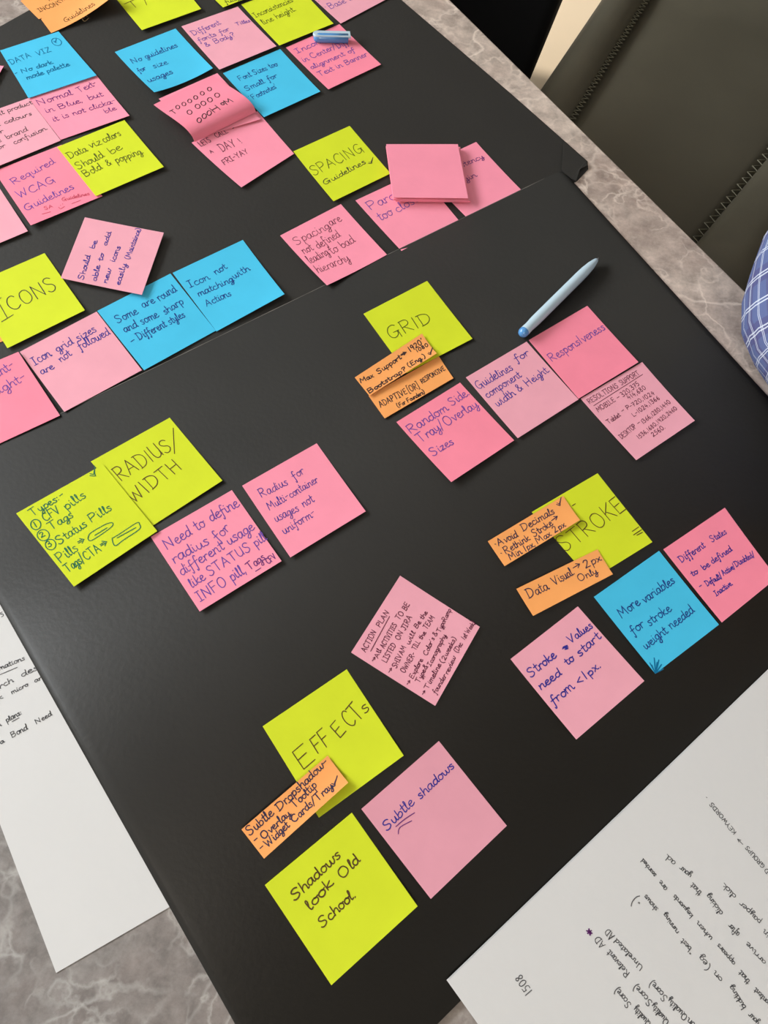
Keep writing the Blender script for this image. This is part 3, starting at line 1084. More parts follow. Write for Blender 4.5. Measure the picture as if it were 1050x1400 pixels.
# --- left cluster
note('hotpink', [(-78, 113), (-5, 88), (5, 90), (-34, 160)], 'sliver of a hot pink sticky note beside the blue data one', z0=ZU)
note('pink', [(39, 134), (132, 103), (177, 158), (83, 191)], 'pink sticky note about normal text in blue, below the blue one', z0=ZU, lift=(0, 0, 2.5, .3),
     writing=[('Z', [("Normal", 312, 492, 580, 402, 64), ("Text-", 632, 388, 782, 322, 62), ("in Blue, but", 370, 552, 822, 412, 56), ("it is not clicka-", 428, 620, 930, 462, 54), ("ble", 840, 552, 928, 522, 48)], 'purple', PEN)])
note('rose', [(-56, 168), (39, 134), (83, 192), (-12, 231)], 'pale pink sticky note about product colours and confusion', z0=ZU, layer=.3, lift=(0, 0, .5, 2),
     writing=[('Z', [("different product", -200, 640, 258, 478, 46), ("rent colours", -120, 690, 255, 566, 44), ("for", -60, 735, 35, 702, 44), ("brand", 60, 757, 225, 690, 52), ("the", -60, 800, 14, 776, 46), ("confusion.", 120, 800, 388, 675, 46), ("or", -10, 840, 48, 818, 44)], 'black', FINE)])
note('blue', [(0, 69), (80, 43), (132, 103), (39, 134)], 'blue sticky note about data palette and dark mode, small ringed mark', z0=ZU, layer=.8, lift=(.5, .5, 1, .5),
     writing=[('U', [("DATA", 95, 568, 275, 495, 52), ("VIZ", 325, 487, 452, 448, 48), ('O', (500, 368), 44, 30, .2), ("^", 485, 378, 522, 362, 40)], 'teal', PEN),
              ('U', [("-", 135, 660, 160, 648, 40), ("No dark", 188, 642, 462, 556, 50), ("mode palette", 235, 702, 612, 575, 52)], 'teal', MARK)])
note('hotpink', [(-8, 234), (84, 198), (140, 268), (42, 308)], 'hot pink sticky note about required guidelines with faint red doodles', z0=ZU, lift=(0, 0, .3, 3.5),
     writing=[('a', [("Required", 118, 402, 492, 212, 74), ("WCAG", 172, 522, 498, 375, 74), ("Guidelines", 235, 640, 662, 440, 80)], 'violet', PEN),
              ('a', [("Guidelines", 555, 555, 800, 500, 40), ("SA", 400, 635, 475, 608, 34), ('-', [(375, 672), (450, 652)]), ('-', [(640, 580), (720, 550)]), ('~', [(520, 610), (540, 625), (575, 605)]), ('-', [(537, 592), (540, 596)]), ('-', [(556, 580), (559, 584)])], 'faint', FINE)])
note('lime', [(78, 201), (170, 164), (224, 228), (131, 268)], 'lime sticky note saying data colours should be bold and popping', z0=ZU, layer=.7, lift=(0, 0, 2, 1),
     writing=[('A', [("Data", 335, 760, 418, 722, 44), ("viz", 432, 708, 488, 690, 50), ("colors", 500, 682, 580, 646, 44), ("Should", 375, 810, 500, 750, 46), ("be", 532, 738, 585, 712, 46), ("Bold", 410, 847, 490, 806, 44), ("& popping.", 515, 795, 692, 730, 44)], 'olive', PEN)])
note('rose', [(-97, 298), (0, 258), (38, 316), (-62, 358)], 'pale pink sticky note with only its blank corner in view', z0=ZU, lift=(0, 0, 2, 1))
note('orange', [(-92, 437), (-2, 446), (5, 466), (-88, 500)], 'orange tip of a sticky note under the lime icons one', z0=ZU, lift=(0, 0, 0, 0))
note('lime', [(-43, 391), (61, 346), (116, 424), (10, 476)], 'lime sticky note headed icons in large thin capitals', z0=ZU, layer=.5, lift=(0, 0, 2, 1.5),
     writing=[('b', [("CONS", 82, 458, 388, 305, 108), ('-', [(10, 528), (88, 480)]), ('-', [(-15, 390), (50, 504)]), ('-', [(-62, 408), (8, 368)])], 'black', PEN)])
note('hotpink', [(-80, 525), (25, 481), (82, 568), (-26, 618)], 'hot pink sticky note at the frame edge ending in weight', z0=ZL, lift=(0, 0, .8, .2),
     writing=[('b', [("different-", -190, 995, 105, 828, 80), ("weight-", -90, 1055, 182, 905, 80)], 'violet', PEN)])
note('rose', [(27, 481), (132, 426), (194, 506), (88, 563)], 'pale pink sticky note saying icon grid sizes are not followed', z0=ZU, lift=(0, 0, 1.5, 3),
     writing=[('D', [("Icon", 165, 803, 245, 758, 52), ("grid", 275, 742, 350, 700, 50), ("sizes", 375, 690, 462, 640, 50), ("are", 200, 848, 258, 818, 44), ("not", 290, 788, 342, 755, 46), ("followed", 382, 730, 528, 655, 50)], 'blue', PEN)])
note('blue', [(133, 425), (233, 374), (295, 452), (197, 506)], 'blue sticky note saying some are round and some sharp', z0=ZU, lift=(0, 0, .3, 2),
     writing=[('D', [("Some", 565, 603, 662, 556, 50), ("are", 688, 530, 742, 502, 46), ("round", 765, 497, 848, 448, 50), ("and some", 600, 648, 762, 572, 48), ("sharp", 792, 562, 882, 508, 48), ("-", 636, 706, 658, 694, 40), ("Different styles", 668, 684, 888, 572, 46)], 'navy', PEN)])
note('blue', [(236, 373), (332, 328), (389, 402), (296, 453)], 'blue sticky note saying icon not matching with actions', z0=ZU, layer=.3, lift=(0, 0, 4, .6),
     writing=[('i', [("Icon", 185, 455, 355, 378, 78), ("not", 412, 340, 505, 285, 72), ("matching", 262, 528, 560, 395, 70), ("with", 565, 375, 695, 300, 72), ("Actions", 330, 612, 540, 515, 72)], 'navy', PEN)])
note('rose', [(83, 380), (116, 297), (224, 318), (194, 403)], 'pale pink sticky note turned sideways, saying able to add new icons easily', z0=ZU, layer=2.6, lift=(.5, .3, 1, 1),
     writing=[('c', [("Should", 218, 605, 282, 395, 60), ("be", 312, 332, 346, 262, 56), ("able", 336, 618, 368, 482, 56), ("to", 388, 440, 400, 375, 50), ("add", 428, 302, 468, 182, 52), ("new", 430, 638, 468, 512, 58), ("icons", 498, 448, 552, 312, 60), ("easily", 545, 655, 605, 470, 62), ("(Maintaince)", 632, 425, 738, 145, 56)], 'blue', PEN)])

# --- spacing cluster
note('lime', [(401, 207), (478, 172), (534, 237), (456, 275)], 'lime sticky note headed spacing guidelines with a tick', z0=ZU, lift=(0, 0, 1, 2.5),
     writing=[('d', [("SPAC|NG", 195, 490, 648, 270, 100)], 'olive', PEN), ('d', [("Guidelines", 290, 575, 658, 380, 62), ("^", 695, 392, 755, 345, 44)], 'black', PEN)])
note('pink', [(383, 322), (466, 279), (529, 348), (447, 390)], 'pink sticky note saying undefined spacing leads to bad hierarchy', z0=ZU, lift=(0, 0, 2.5, 5), q=1.5,
     writing=[('E', [("Spacing", 108, 555, 245, 486, 46), ("are", 248, 478, 292, 456, 44), ("not", 140, 592, 178, 574, 44), ("defined", 196, 570, 288, 520, 46), ("leading", 165, 630, 242, 592, 46), ("to bad", 252, 592, 348, 542, 46), ("hierarchy", 198, 670, 325, 618, 46)], 'maroon', FINE)])
note('pink', [(486, 274), (572, 234), (627, 301), (549, 343)], 'pink sticky note saying too close, half covered by the note pad', z0=ZU, lift=(0, 0, 1, 2),
     writing=[('E', [("Paragraph", 415, 415, 640, 305, 50), ("too", 455, 458, 508, 432, 46), ("close", 526, 424, 618, 376, 48)], 'violet', PEN)])
note('pink', [(573, 230), (651, 194), (712, 259), (638, 297)], 'pink sticky note about consistency peeking out behind the note pad', z0=ZU, lift=(0, 1, 1.5, 1.5),
     writing=[('h', [("inconsistency", 430, 305, 726, 172, 46), ("margin", 500, 380, 682, 292, 46)], 'purple', PEN)])

# the note pad: a stack of loose pink sheets
pq = [(528, 197), (626, 197), (640, 271), (538, 270)]
pad = empty('sticky_note_pad', tuple((W(528, 197) + W(640, 271)) / 2))
tag(pad, 'thick blank pink sticky note pad lying square to the frame', 'note pad')
pm = paper('pink')
for k in range(3):
    dx = [(5, 7), (3, 4), (0, 0)][k]
    z = 0.0052 + k * 0.0019
    qd = [(p[0] + dx[0] * .6 - (2 if k == 1 else 0), p[1] + dx[1] * .55) for p in pq]
    s = Sheet(qd, z, (0, 0, .9 if k == 2 else .2, .3))
    s.build('top_sheet' if k == 2 else 'sheet_block', pm, th=0.0018 if k < 2 else 0.0004, parent=pad)

# --- grid cluster
note('lime', [(497, 429), (584, 384), (646, 463), (556, 510)], 'lime sticky note headed grid in thin capitals', lift=(0, 0, 1.5, .3),
     writing=[('G', [("GR|D", 262, 382, 492, 280, 76)], 'olive', PEN)])
note('orange', [(504, 541), (600, 487), (620, 517), (526, 572)], 'orange sticky strip about adaptive or responsive layouts', lift=(0, 0, 1, 1),
     writing=[('f', [("ADAPTIVE", 268, 768, 512, 640, 56), ("[OR]", 525, 636, 622, 588, 66), ("RESPONSIVE", 640, 552, 848, 430, 44), ("(For Founders)", 425, 770, 668, 638, 46)], 'black', PEN)])
note('orange', [(485, 516), (577, 456), (597, 483), (505, 541)], 'orange sticky strip about maximum support resolution, over the lime grid note', layer=1.6, lift=(0, 1, 3.5, .3),
     writing=[('f', [("Max", 88, 550, 195, 500, 52), ("Support", 238, 475, 440, 335, 56), ("=", 446, 322, 500, 290, 48), ("1920", 522, 274, 640, 196, 48), ("'", 640, 190, 660, 176, 50), ("1080", 586, 274, 698, 210, 31), ("Bootstrap?", 162, 645, 492, 440, 52), ("(Eng.)", 508, 415, 668, 318, 48), ("^", 698, 306, 760, 262, 54)], 'black', MARK)])
note('hotpink', [(542, 577), (629, 523), (703, 602), (617, 659)], 'hot pink sticky note about random side tray overlay sizes', lift=(0, 0, 2, 4),
     writing=[('G', [("Random", 370, 900, 578, 770, 66), ("Side.", 600, 748, 700, 680, 62), ("Tray/Overlay", 425, 950, 745, 750, 66), ("Sizes", 498, 1025, 610, 955, 60)], 'violet', PEN)])
note('rose', [(637, 516), (720, 467), (791, 546), (708, 599)], 'pale pink sticky note about guidelines for component width and height', lift=(0, 0, 1.5, 2),
     writing=[('H', [("Guidelines", 108, 625, 252, 540, 46), ("for", 266, 508, 322, 478, 42), ("component", 145, 662, 288, 570, 42), ("width & Height.", 188, 698, 412, 545, 42)], 'blue', PEN)])
note('rose', [(794, 545), (878, 495), (950, 575), (870, 629)], 'pale pink sticky note crowded with a list of screen resolutions', lift=(0, .5, 2.5, 2),
     writing=[('e', [("RESOLTIONS", 155, 422, 390, 285, 46), ("SUPPORT", 412, 272, 558, 185, 46), ('-', [(187, 437), (578, 186)]), ("MOBILE", 228, 488, 368, 398, 42), ("-", 386, 388, 410, 374, 40), ("320,375", 425, 366, 560, 268, 44),
                     ("414,680", 475, 388, 612, 300, 40), ("Tablet", 310, 584, 408, 518, 46), ("-", 424, 494, 448, 478, 40), ("P-720,1024", 462, 470, 682, 342, 38), ("L-1024,1366", 512, 525, 722, 380, 38),
                     ("DESKTOP", 415, 704, 535, 608, 44), ("-", 550, 594, 574, 578, 40), ("1366,1280,1440", 588, 582, 808, 412, 38), ("1536,1680,1920,2460", 552, 704, 858, 462, 36), ("2560.", 665, 684, 765, 612, 38)], 'maroon', FINE)])
note('hotpink', [(723, 465), (803, 418), (873, 495), (791, 545)], 'hot pink sticky note with the single word responsiveness', layer=.6, lift=(0, 0, 1.5, .6),
     writing=[('H', [("Respons|veness", 415, 508, 642, 370, 48)], 'violet', PEN)])

# --- radius cluster
note('lime', [(124, 631), (232, 571), (304, 657), (205, 721)], 'lime sticky note headed radius and width in large capitals', lift=(0, 0, 1.5, .2),
     writing=[('I', [("RAD|US", 549, 347, 800, 190, 76), ('-', [(796, 90), (806, 214)]), ("W|DTH", 612, 450, 845, 282, 72)], 'brown', PEN)])
note('pink', [(206, 734), (317, 670), (385, 767), (273, 836)], 'pink sticky note about the need to define radius for different usage', lift=(0, 0, 2, 2),
     writing=[('J', [("Need to", 98, 548, 275, 438, 64), ("define", 300, 418, 432, 345, 62), ("radius", 130, 612, 292, 520, 60), ("for", 332, 508, 388, 452, 60), ("different usage", 165, 668, 502, 452, 60), ("like STATUS pill", 212, 725, 560, 500, 56), ("INFO pill,", 250, 788, 468, 650, 60)], 'violet', PEN),
              ('J', [("Tags", 478, 645, 552, 590, 46), ("CFV", 566, 614, 604, 582, 28), ('-', [(505, 648), (530, 632)])], 'purple', PEN)])
note('lime', [(22, 702), (141, 635), (215, 726), (101, 802)], 'lime sticky note listing pill types with drawn pill shapes and rings', layer=.8, lift=(0, 0, 1, 1.5),
     writing=[('I', [("Types:-", 122, 512, 284, 412, 46), ("CFV", 185, 534, 264, 488, 46), ("pills", 290, 480, 382, 416, 54), ("Tags", 212, 578, 322, 512, 50), ("Status", 252, 645, 388, 556, 52), ("Pills", 408, 540, 505, 478, 52),
                     ('O', (138, 550), 25, 25, 0), ('O', (174, 601), 30, 27, 0), ('O', (209, 646), 26, 26, 0), ("1", 138, 562, 146, 558, 28), ("2", 164, 614, 186, 602, 28), ("3", 200, 660, 220, 648, 28),
                     ("Pills", 255, 735, 345, 672, 58), ("=", 352, 650, 385, 632, 44), ('~', [(392, 612), (400, 592), (440, 566), (480, 545), (506, 540), (508, 554), (480, 578), (430, 612), (402, 626), (391, 616), (394, 604)]), ('-', [(424, 600), (482, 564)]),
                     ("Tags/CTA", 290, 780, 458, 672, 54), ("=", 462, 662, 495, 642, 44), ('~', [(506, 614), (540, 594), (620, 542), (634, 548), (634, 572), (560, 622), (526, 648), (512, 640), (506, 614)]), ('-', [(530, 612), (618, 564)]),
                     ("^", 415, 326, 455, 288, 52)], 'green', PEN)])
note('pink', [(331, 664), (433, 606), (500, 699), (397, 762)], 'pink sticky note about radius for multi container usages', lift=(0, 0, 2, 2),
     writing=[('J', [("Radius", 533, 306, 656, 245, 50), ("for", 685, 222, 735, 192, 50), ("Multi-container", 572, 364, 798, 232, 46), ("usages", 602, 420, 708, 366, 50), ("not", 730, 350, 778, 322, 50), ("uniform-", 640, 476, 790, 385, 48)], 'blue', FINE)])

# --- stroke cluster
note('lime', [(727, 700), (817, 647), (892, 741), (808, 793)], 'lime sticky note headed stroke, two orange strips stuck over its edge', lift=(0, 0, 1, .2),
     writing=[('K', [("STROKE", 545, 470, 888, 232, 100), ('-', [(578, 213), (594, 202)]), ('-', [(910, 355), (946, 330)]), ('-', [(916, 374), (962, 344)]), ('-', [(934, 375), (966, 358)])], 'brown', PEN)])
note('orange', [(667, 740), (770, 678), (793, 711), (690, 774)], 'orange sticky strip about avoiding decimals, over the lime stroke note', layer=1.2, lift=(0, 0, 2.5, 1),
     writing=[('K', [('-', [(148, 420), (153, 420)]), ("Avoid", 170, 430, 275, 378, 50), ("Decimals", 302, 350, 478, 248, 52), ("^", 500, 214, 538, 186, 42), ('-', [(180, 470), (185, 470)]), ("Rethink", 208, 475, 342, 396, 48), ("Stroke", 365, 382, 468, 314, 48), (">", 472, 306, 512, 276, 46), ("Min 1px,", 235, 508, 375, 428, 44), ("Max 2px", 385, 420, 538, 320, 44)], 'dark', PEN)])
note('orange', [(706, 805), (817, 751), (838, 785), (729, 842)], 'orange sticky strip saying data visual two pixels only', layer=1.2, lift=(0, 0, 2, 1.5),
     writing=[('K', [("Data", 338, 720, 452, 665, 62), ("Visual.", 485, 645, 600, 580, 60), (">", 598, 566, 640, 540, 56), ("2px", 655, 554, 738, 508, 54), ("Only", 622, 625, 718, 578, 48)], 'dark', PEN)])
note('rose', [(698, 901), (790, 829), (881, 931), (788, 1011)], 'pale pink sticky note saying stroke values need to start low', lift=(0, 0, 2, 3),
     writing=[('L', [("Stroke", 105, 688, 206, 606, 46), ("Values", 262, 552, 352, 488, 42), ("need", 145, 738, 226, 676, 42), ("to", 250, 640, 278, 618, 40), ("start", 300, 606, 385, 530, 46), ("from", 195, 798, 278, 732, 48), ("<1px.", 296, 720, 388, 642, 42), ('~', [(230, 574), (250, 560), (232, 568), (252, 572), (240, 576)]), ('-', [(232, 570), (252, 566)])], 'blue', MARK)])
note('blue', [(812, 816), (901, 753), (983, 854), (896, 921)], 'blue sticky note about more variables for stroke weight, scribbled tip', lift=(0, 0, 2, 2),
     writing=[('L', [("More", 470, 454, 542, 398, 48), ("variables", 560, 394, 682, 312, 48), ("for", 515, 520, 562, 486, 46), ("stroke", 580, 486, 668, 424, 46), ("weight needed", 565, 580, 758, 428, 46)], 'navy', PEN),
              ('L', [('-', [(600, 670), (580, 632)]), ('-', [(601, 670), (597, 612)]), ('-', [(602, 670), (615, 620)]), ('-', [(603, 670), (625, 638)]), ('-', [(603, 671), (632, 655)]), ('-', [(598, 670), (588, 640)]), ('-', [(602, 670), (608, 630)])], 'teal', MARK)])
note('hotpink', [(907, 751), (991, 694), (1062, 790), (987, 851)], 'hot pink sticky note about different states to be defined', lift=(0, 0, 2, 2),
     writing=[('g', [("Different", 285, 595, 502, 452, 78), ("States", 562, 408, 692, 330, 72), ("to", 385, 722, 440, 690, 62), ("be", 490, 664, 546, 622, 68), ("defined", 570, 606, 745, 488, 70), ("-", 458, 834, 488, 816, 60), ("Default/", 520, 808, 662, 725, 66), ("Active/", 668, 710, 778, 640, 64), ("Disabled/", 780, 632, 948, 535, 66), ("Inactive.", 598, 894, 752, 785, 60)], 'blue', PEN)])

# --- action plan, effects
note('rose', [(480, 892), (547, 787), (656, 857), (595, 965)], 'pale pink sticky note headed action plan, turned sideways and densely written', lift=(0, .5, 1.5, 1.5),
     writing=[('M', [("ACTION", 158, 588, 235, 440, 42), ("PLAN", 262, 410, 328, 300, 42), ('-', [(195, 580), (330, 330)]),
                     (">", 218, 660, 242, 628, 34), ("All", 248, 632, 272, 575, 40), ("ACTIVITIES", 292, 560, 385, 390, 38), ("TO BE", 402, 360, 478, 245, 42), ("LISTED", 308, 664, 380, 535, 40), ("ON", 402, 502, 432, 445, 42), ("JIRA", 445, 432, 495, 335, 42),
                     (">", 338, 742, 362, 704, 34), ("SHIVAM", 382, 704, 452, 552, 40), ("will", 474, 536, 516, 448, 40), ("Be the", 528, 420, 605, 305, 42), ("OWNER-", 440, 738, 522, 600, 40), ("TILL", 520, 574, 552, 515, 38), ("the", 562, 500, 594, 450, 40), ("TEAM", 600, 425, 658, 340, 40),
                     (">", 468, 828, 492, 796, 34), ("Explore", 498, 780, 572, 645, 42), ("Color's", 600, 612, 656, 490, 42), ("&", 664, 478, 682, 450, 38), ("TypoRamp", 695, 448, 775, 285, 42), ("Type", 542, 810, 592, 722, 42), ("&", 590, 715, 612, 690, 38), ("Iconography", 626, 690, 738, 470, 40),
                     (">", 578, 900, 600, 868, 34), ("Timeline", 606, 856, 700, 680, 44), ("(2weeks)", 718, 668, 812, 485, 42), ("founder", 662, 888, 738, 758, 44), ("review", 748, 748, 806, 625, 42), ("(Dec", 818, 592, 854, 530, 44), ("1st Week)", 868, 500, 945, 375, 42)], 'maroon', FINE)])
note('lime', [(359, 993), (474, 915), (552, 1033), (436, 1118)], 'lime sticky note headed effects in large thin capitals', lift=(0, 0, 2.5, .2),
     writing=[('N', [("E", 408, 668, 492, 600, 140), ("FF", 500, 574, 592, 502, 112), ("E", 630, 478, 672, 432, 108), ("C", 700, 418, 738, 380, 112), ("T", 738, 384, 785, 332, 124), ("s", 785, 335, 812, 305, 104)], 'brown', PEN)])
note('orange', [(330, 1134), (448, 1033), (476, 1070), (361, 1174)], 'orange sticky strip about subtle dropshadow, over the lime effects note', layer=1.4, lift=(0, .5, 4, 2),
     writing=[('N', [("Subtle", 95, 1062, 242, 932, 64), ("Dropshadow-", 275, 912, 568, 625, 62), ("-", 128, 1110, 155, 1092, 50), ("Overlay", 180, 1085, 345, 932, 56), ("Tooltip", 365, 895, 502, 762, 58), ("-", 165, 1158, 190, 1138, 50), ("Widget", 205, 1130, 338, 1002, 54), ("Cards/Tray", 365, 980, 595, 772, 56), ("^", 595, 775, 645, 728, 46)], 'dark', PEN)])
note('mauve', [(494, 1106), (600, 1013), (693, 1129), (589, 1229)], 'mauve pink sticky note saying subtle shadows, first word underlined', lift=(0, 0, 2, 3),
     writing=[('O', [("Subtle", 538, 410, 650, 298, 50), ("shadows", 675, 280, 815, 148, 46)], 'blue', PEN), ('O', [('~', [(575, 392), (610, 362), (652, 335)]), ('~', [(585, 422), (592, 395), (640, 368)])], 'purple', FINE)])
note('lime', [(362, 1210), (481, 1111), (571, 1239), (453, 1347)], 'lime sticky note saying shadows look old school', lift=(0, 0, 2.5, 2),
     writing=[('O', [("Shadows", 160, 698, 348, 515, 54), ("look", 224, 738, 318, 630, 54), ("Old", 355, 608, 428, 535, 56), ("School.", 272, 808, 415, 675, 52)], 'brown', MARK)])


# ------------------------------------------------------------------ pen and its cap
def lathe_axis(p0, d, prof, seg=24):
    """surface of revolution about the axis d from p0: prof = (distance, radius)"""
    d = d.normalized()
    x = d.cross(Vector((0, 0, 1))).normalized()
    y = x.cross(d)
    vs, fs = [], []
    for (t, r) in prof:
        for k in range(seg):
            a = 2 * math.pi * k / seg
            vs.append(p0 + d * t + x * (math.cos(a) * r) + y * (math.sin(a) * r))
    for i in range(len(prof) - 1):
        for k in range(seg):
            k2 = (k + 1) % seg
            fs.append([i * seg + k, i * seg + k2, (i + 1) * seg + k2, (i + 1) * seg + k])
    fs.append(list(range(seg))[::-1])
    fs.append([(len(prof) - 1) * seg + k for k in range(seg)])
    return vs, fs


pr_ = 0.0052
pb, pt = W(712, 458, ZL + pr_), W(818, 353, ZL + pr_)
pd = pt - pb
pl = pd.length
pd.normalize()
pen = empty('ballpoint_pen', (pb.x, pb.y, TZ + ZB2))
tag(pen, 'capless pale blue ballpoint pen lying on the black board', 'pen')
Lm = mat('pale_blue_plastic', (0.50, 0.64, 0.72, 1), 0.38, 0.5, noise=.02)
Bm = mat('clear_blue_plastic', (0.10, 0.30, 0.62, 1), 0.2, 0.6, noise=.02)
Mm = mat('steel', (0.6, 0.58, 0.55, 1), 0.3, 0.5, metal=1.0, noise=.02)
v, f = lathe_axis(pb, pd, [(.0055, .0046), (.007, .0049), (.014, .0046), (.020, .0050), (.026, pr_), (pl * .74, pr_), (pl * .82, .0050), (pl * .90, .0041), (pl * .955, .0028), (pl * .975, .0020), (pl * .98, .0014)])
mesh('barrel', v, f, Lm, pen)
v, f = lathe_axis(pb, pd, [(-.0005, .0006), (.0, .0022), (.001, .0036), (.003, .0048), (.0052, .0050), (.0075, .0046), (.009, .0042)])
mesh('end_plug', v, f, Bm, pen)['label'] = 'clear blue end plug'
v, f = lathe_axis(pb, pd, [(pl * .977, .0013), (pl * .99, .0009), (pl, .0005), (pl * 1.004, .0002)])
mesh('metal_tip', v, f, Mm, pen)

# the cap lies on the banner note: a rounded clip on a small tube
ca, cb_ = W(431, 51, .006), W(478, 52, .006)
cdv = (cb_ - ca)
cl = cdv.length
cdv.normalize()
cap = empty('pen_cap', tuple((ca + cb_) / 2))
tag(cap, 'small pale blue pen cap with clip lying on a pink note', 'pen cap')
cside = Vector((-cdv.y, cdv.x, 0))
v, f = lathe_axis(ca + Vector((0, 0, -.0005)), cdv, [(-.002, .001), (-.001, .0032), (.0015, .0046), (.005, .0050), (cl * .5, .0050), (cl - .002, .0050), (cl - .0018, .0042), (cl * .6, .0040)])
mesh('cap_tube', v, f, Bm, cap)
# clip: a long tongue with a rounded end above the tube
pts = []
hw_ = .0050
for k in range(13):
    a = math.pi / 2 + math.pi * k / 12
    pts.append((.003 + math.cos(a) * .0055, math.sin(a) * hw_))
pts += [(cl + .001, -hw_), (cl + .001, hw_)]
vs, fs = [], []
for zz, ins in ((.0062, 0), (.0078, .0), (.0086, .0009)):
    for (x, y) in pts:
        k = 1 - ins / hw_
        p = ca + cdv * ((x - cl / 2) * (1 - ins / cl) + cl / 2) + cside * (y * k + .0016)
        vs.append(Vector((p.x, p.y, TZ + .006 + zz - .0045)))
n = len(pts)
fs.append(list(range(n))[::-1])
fs.append([2 * n + i for i in range(n)])
for l in range(2):
    for i in range(n):
        j = (i + 1) % n
        fs.append([l * n + i, l * n + j, (l + 1) * n + j, (l + 1) * n + i])
mesh('clip', vs, fs, Lm, cap, smooth=False)


# ------------------------------------------------------------------ leather chair
LEATHER = mat('olive_black_leather', (0.115, 0.104, 0.075, 1), 0.45, 0.35, noise=0.10, scale=7, bump=0.10, bscale=160)
THREAD = mat('olive_thread', (0.22, 0.21, 0.15, 1), 0.8, 0.2, noise=.05)
SZ = -0.30                         # seat height below the table top


def leather_chair(off, label):
    """bucket seat: flat panel between two stitched bolsters, curved back, swivel base"""
    offv = Vector((off.x, off.y, 0))
    a0, a1 = W(785, 155, SZ), W(880, 0, SZ)
    b0, b1 = W(955, 330, SZ), W(1050, 215, SZ)
    e0, e1 = W(735, 75, SZ), W(810, 0, SZ)
    da = (a1 - a0) / (a1.y - a0.y)
    db = (b1 - b0) / (b1.y - b0.y)
    Lp = lambda s: a0 + da * s + offv           # left seam, s = metres along y from a0
    Rp = lambda s: b0 + db * s + offv
    cx = (Lp(.2) + Rp(.3)) / 2
    root = empty('leather_chair', (cx.x, cx.y, 0))
    tag(root, label, 'chair', 'leather chairs along the table')
    T0, T1, NT = -.27, .50, 30

    def left(t):
        return Lp(t)

    def right(t):
        return Rp(t - .02)

    def crown(t):
        # front edge rolls down under the table, the rear rises to the back
        z = -.04 * (t + .05)            # the seat slopes down to the back
        if t < T0 + .06:
            z -= .05 * ((T0 + .06 - t) / .06) ** 2
        if t > T1 - .12:
            z += .06 * ((t - T1 + .12) / .12) ** 2
        return z
    zs = TZ + SZ
    # panel
    NS = 14
    vs, fs = [], []
    for j in range(NT + 1):
        t = T0 + (T1 - T0) * j / NT
        l, r = left(t), right(t + .20)
        for i in range(NS + 1):
            u = i / NS
            p = l.lerp(r, u)
            p.z = zs + crown(t) + .012 * (1 - (2 * u - 1) ** 4) - .006
            vs.append(p)
    for j in range(NT):
        for i in range(NS):
            a = j * (NS + 1) + i
            fs.append([a, a + 1, a + NS + 2, a + NS + 1])
    nb = len(vs)
    vs += [Vector((p.x, p.y, zs - .10)) for p in vs[:nb]]
    fs += [[nb + i for i in q][::-1] for q in fs[:]]
    NS1 = NS + 1
    rim = [i for i in range(NS1)] + [j * NS1 + NS for j in range(1, NT + 1)] + [NT * NS1 + i for i in range(NS - 1, -1, -1)] + [j * NS1 for j in range(NT - 1, 0, -1)]
    for k in range(len(rim)):
        a, b = rim[k], rim[(k + 1) % len(rim)]
        fs.append([a, nb + a, nb + b, b])
    mesh('seat', vs, fs, LEATHER, root)
    # bolsters and stitching
    for sg, fn, wid in ((-1, left, .085), (1, lambda t: right(t + .20), .125)):
        vs, fs = [], []
        prof = []
        for k in range(13):
            a = math.pi * k / 12
            prof.append((wid / 2 - wid / 2 * math.cos(a), .030 * math.sin(a) ** .8 if k < 7 else .030 * math.sin(a) ** .8 - .10 * ((k - 6) / 6) ** 2))
        prof = [(0, -.10)] + prof + [(wid, -.13)]
        NP = len(prof)
        for j in range(NT + 1):
            t = T0 + (T1 - T0) * j / NT
            p = fn(t)
            out = (left(t) - right(t + .2)).normalized() * (-sg)
            out.z = 0
            for (w, h) in prof:
                q = p + out * w
                vs.append(Vector((q.x, q.y, zs + crown(t) + h)))
        for j in range(NT):
            for i in range(NP - 1):
                a = j * NP + i
                q = [a, a + NP, a + NP + 1, a + 1]
                fs.append(q[::-1] if sg == 1 else q)
        fs.append(list(range(NP)))
        fs.append([NT * NP + i for i in range(NP)][::-1])
        bo = mesh('bolster', vs, fs, LEATHER, root)
        # zigzag thread
        pts = []
        n = 84 if sg == 1 else 130
        for k in range(n + 1):
            t = T0 + (T1 - T0) * k / n
            p = fn(t)
            d = (left(t) - right(t + .2)).normalized()
            amp = .0068 if sg == 1 else .0062
            p = p + d * ((amp if k % 2 else -amp) + (.004 if sg == 1 else -.002))
            p.z = zs + crown(t) + .0045 + (.004 if sg == -1 else .002)
            pts.append(p)
        v, f = tube(pts, .0011 if sg == 1 else .0016, 5)
        mesh('stitching', v, f, THREAD, root)['label'] = 'pale olive zigzag stitching'
    # back: a curved padded slab rising behind the seat
    vs, fs = [], []
    NU, NV = 20, 12
    for side in (0, 1):
        for j in range(NV + 1):
            h = j / NV
            for i in range(NU + 1):
                u = i / NU
                l, r = left(T1), right(T1 + .20)
                p = l.lerp(r, -.12 + 1.24 * u)
                fw = (left(T1) - left(T0)).normalized()
                bow = -.05 * (2 * u - 1) ** 2
                p = p + fw * (bow + .10 * h + (.06 if side else 0))
                edge = min(1, (1 - h) * 6)
                p.z = zs - .03 + .48 * h - .05 * (2 * u - 1) ** 4 * h
                vs.append(p)
    n1 = NU + 1
    o_ = n1 * (NV + 1)
    for j in range(NV):
        for i in range(NU):
            a = j * n1 + i
            fs.append([a, a + 1, a + n1 + 1, a + n1])
            fs.append([o_ + a, o_ + a + n1, o_ + a + n1 + 1, o_ + a + 1])
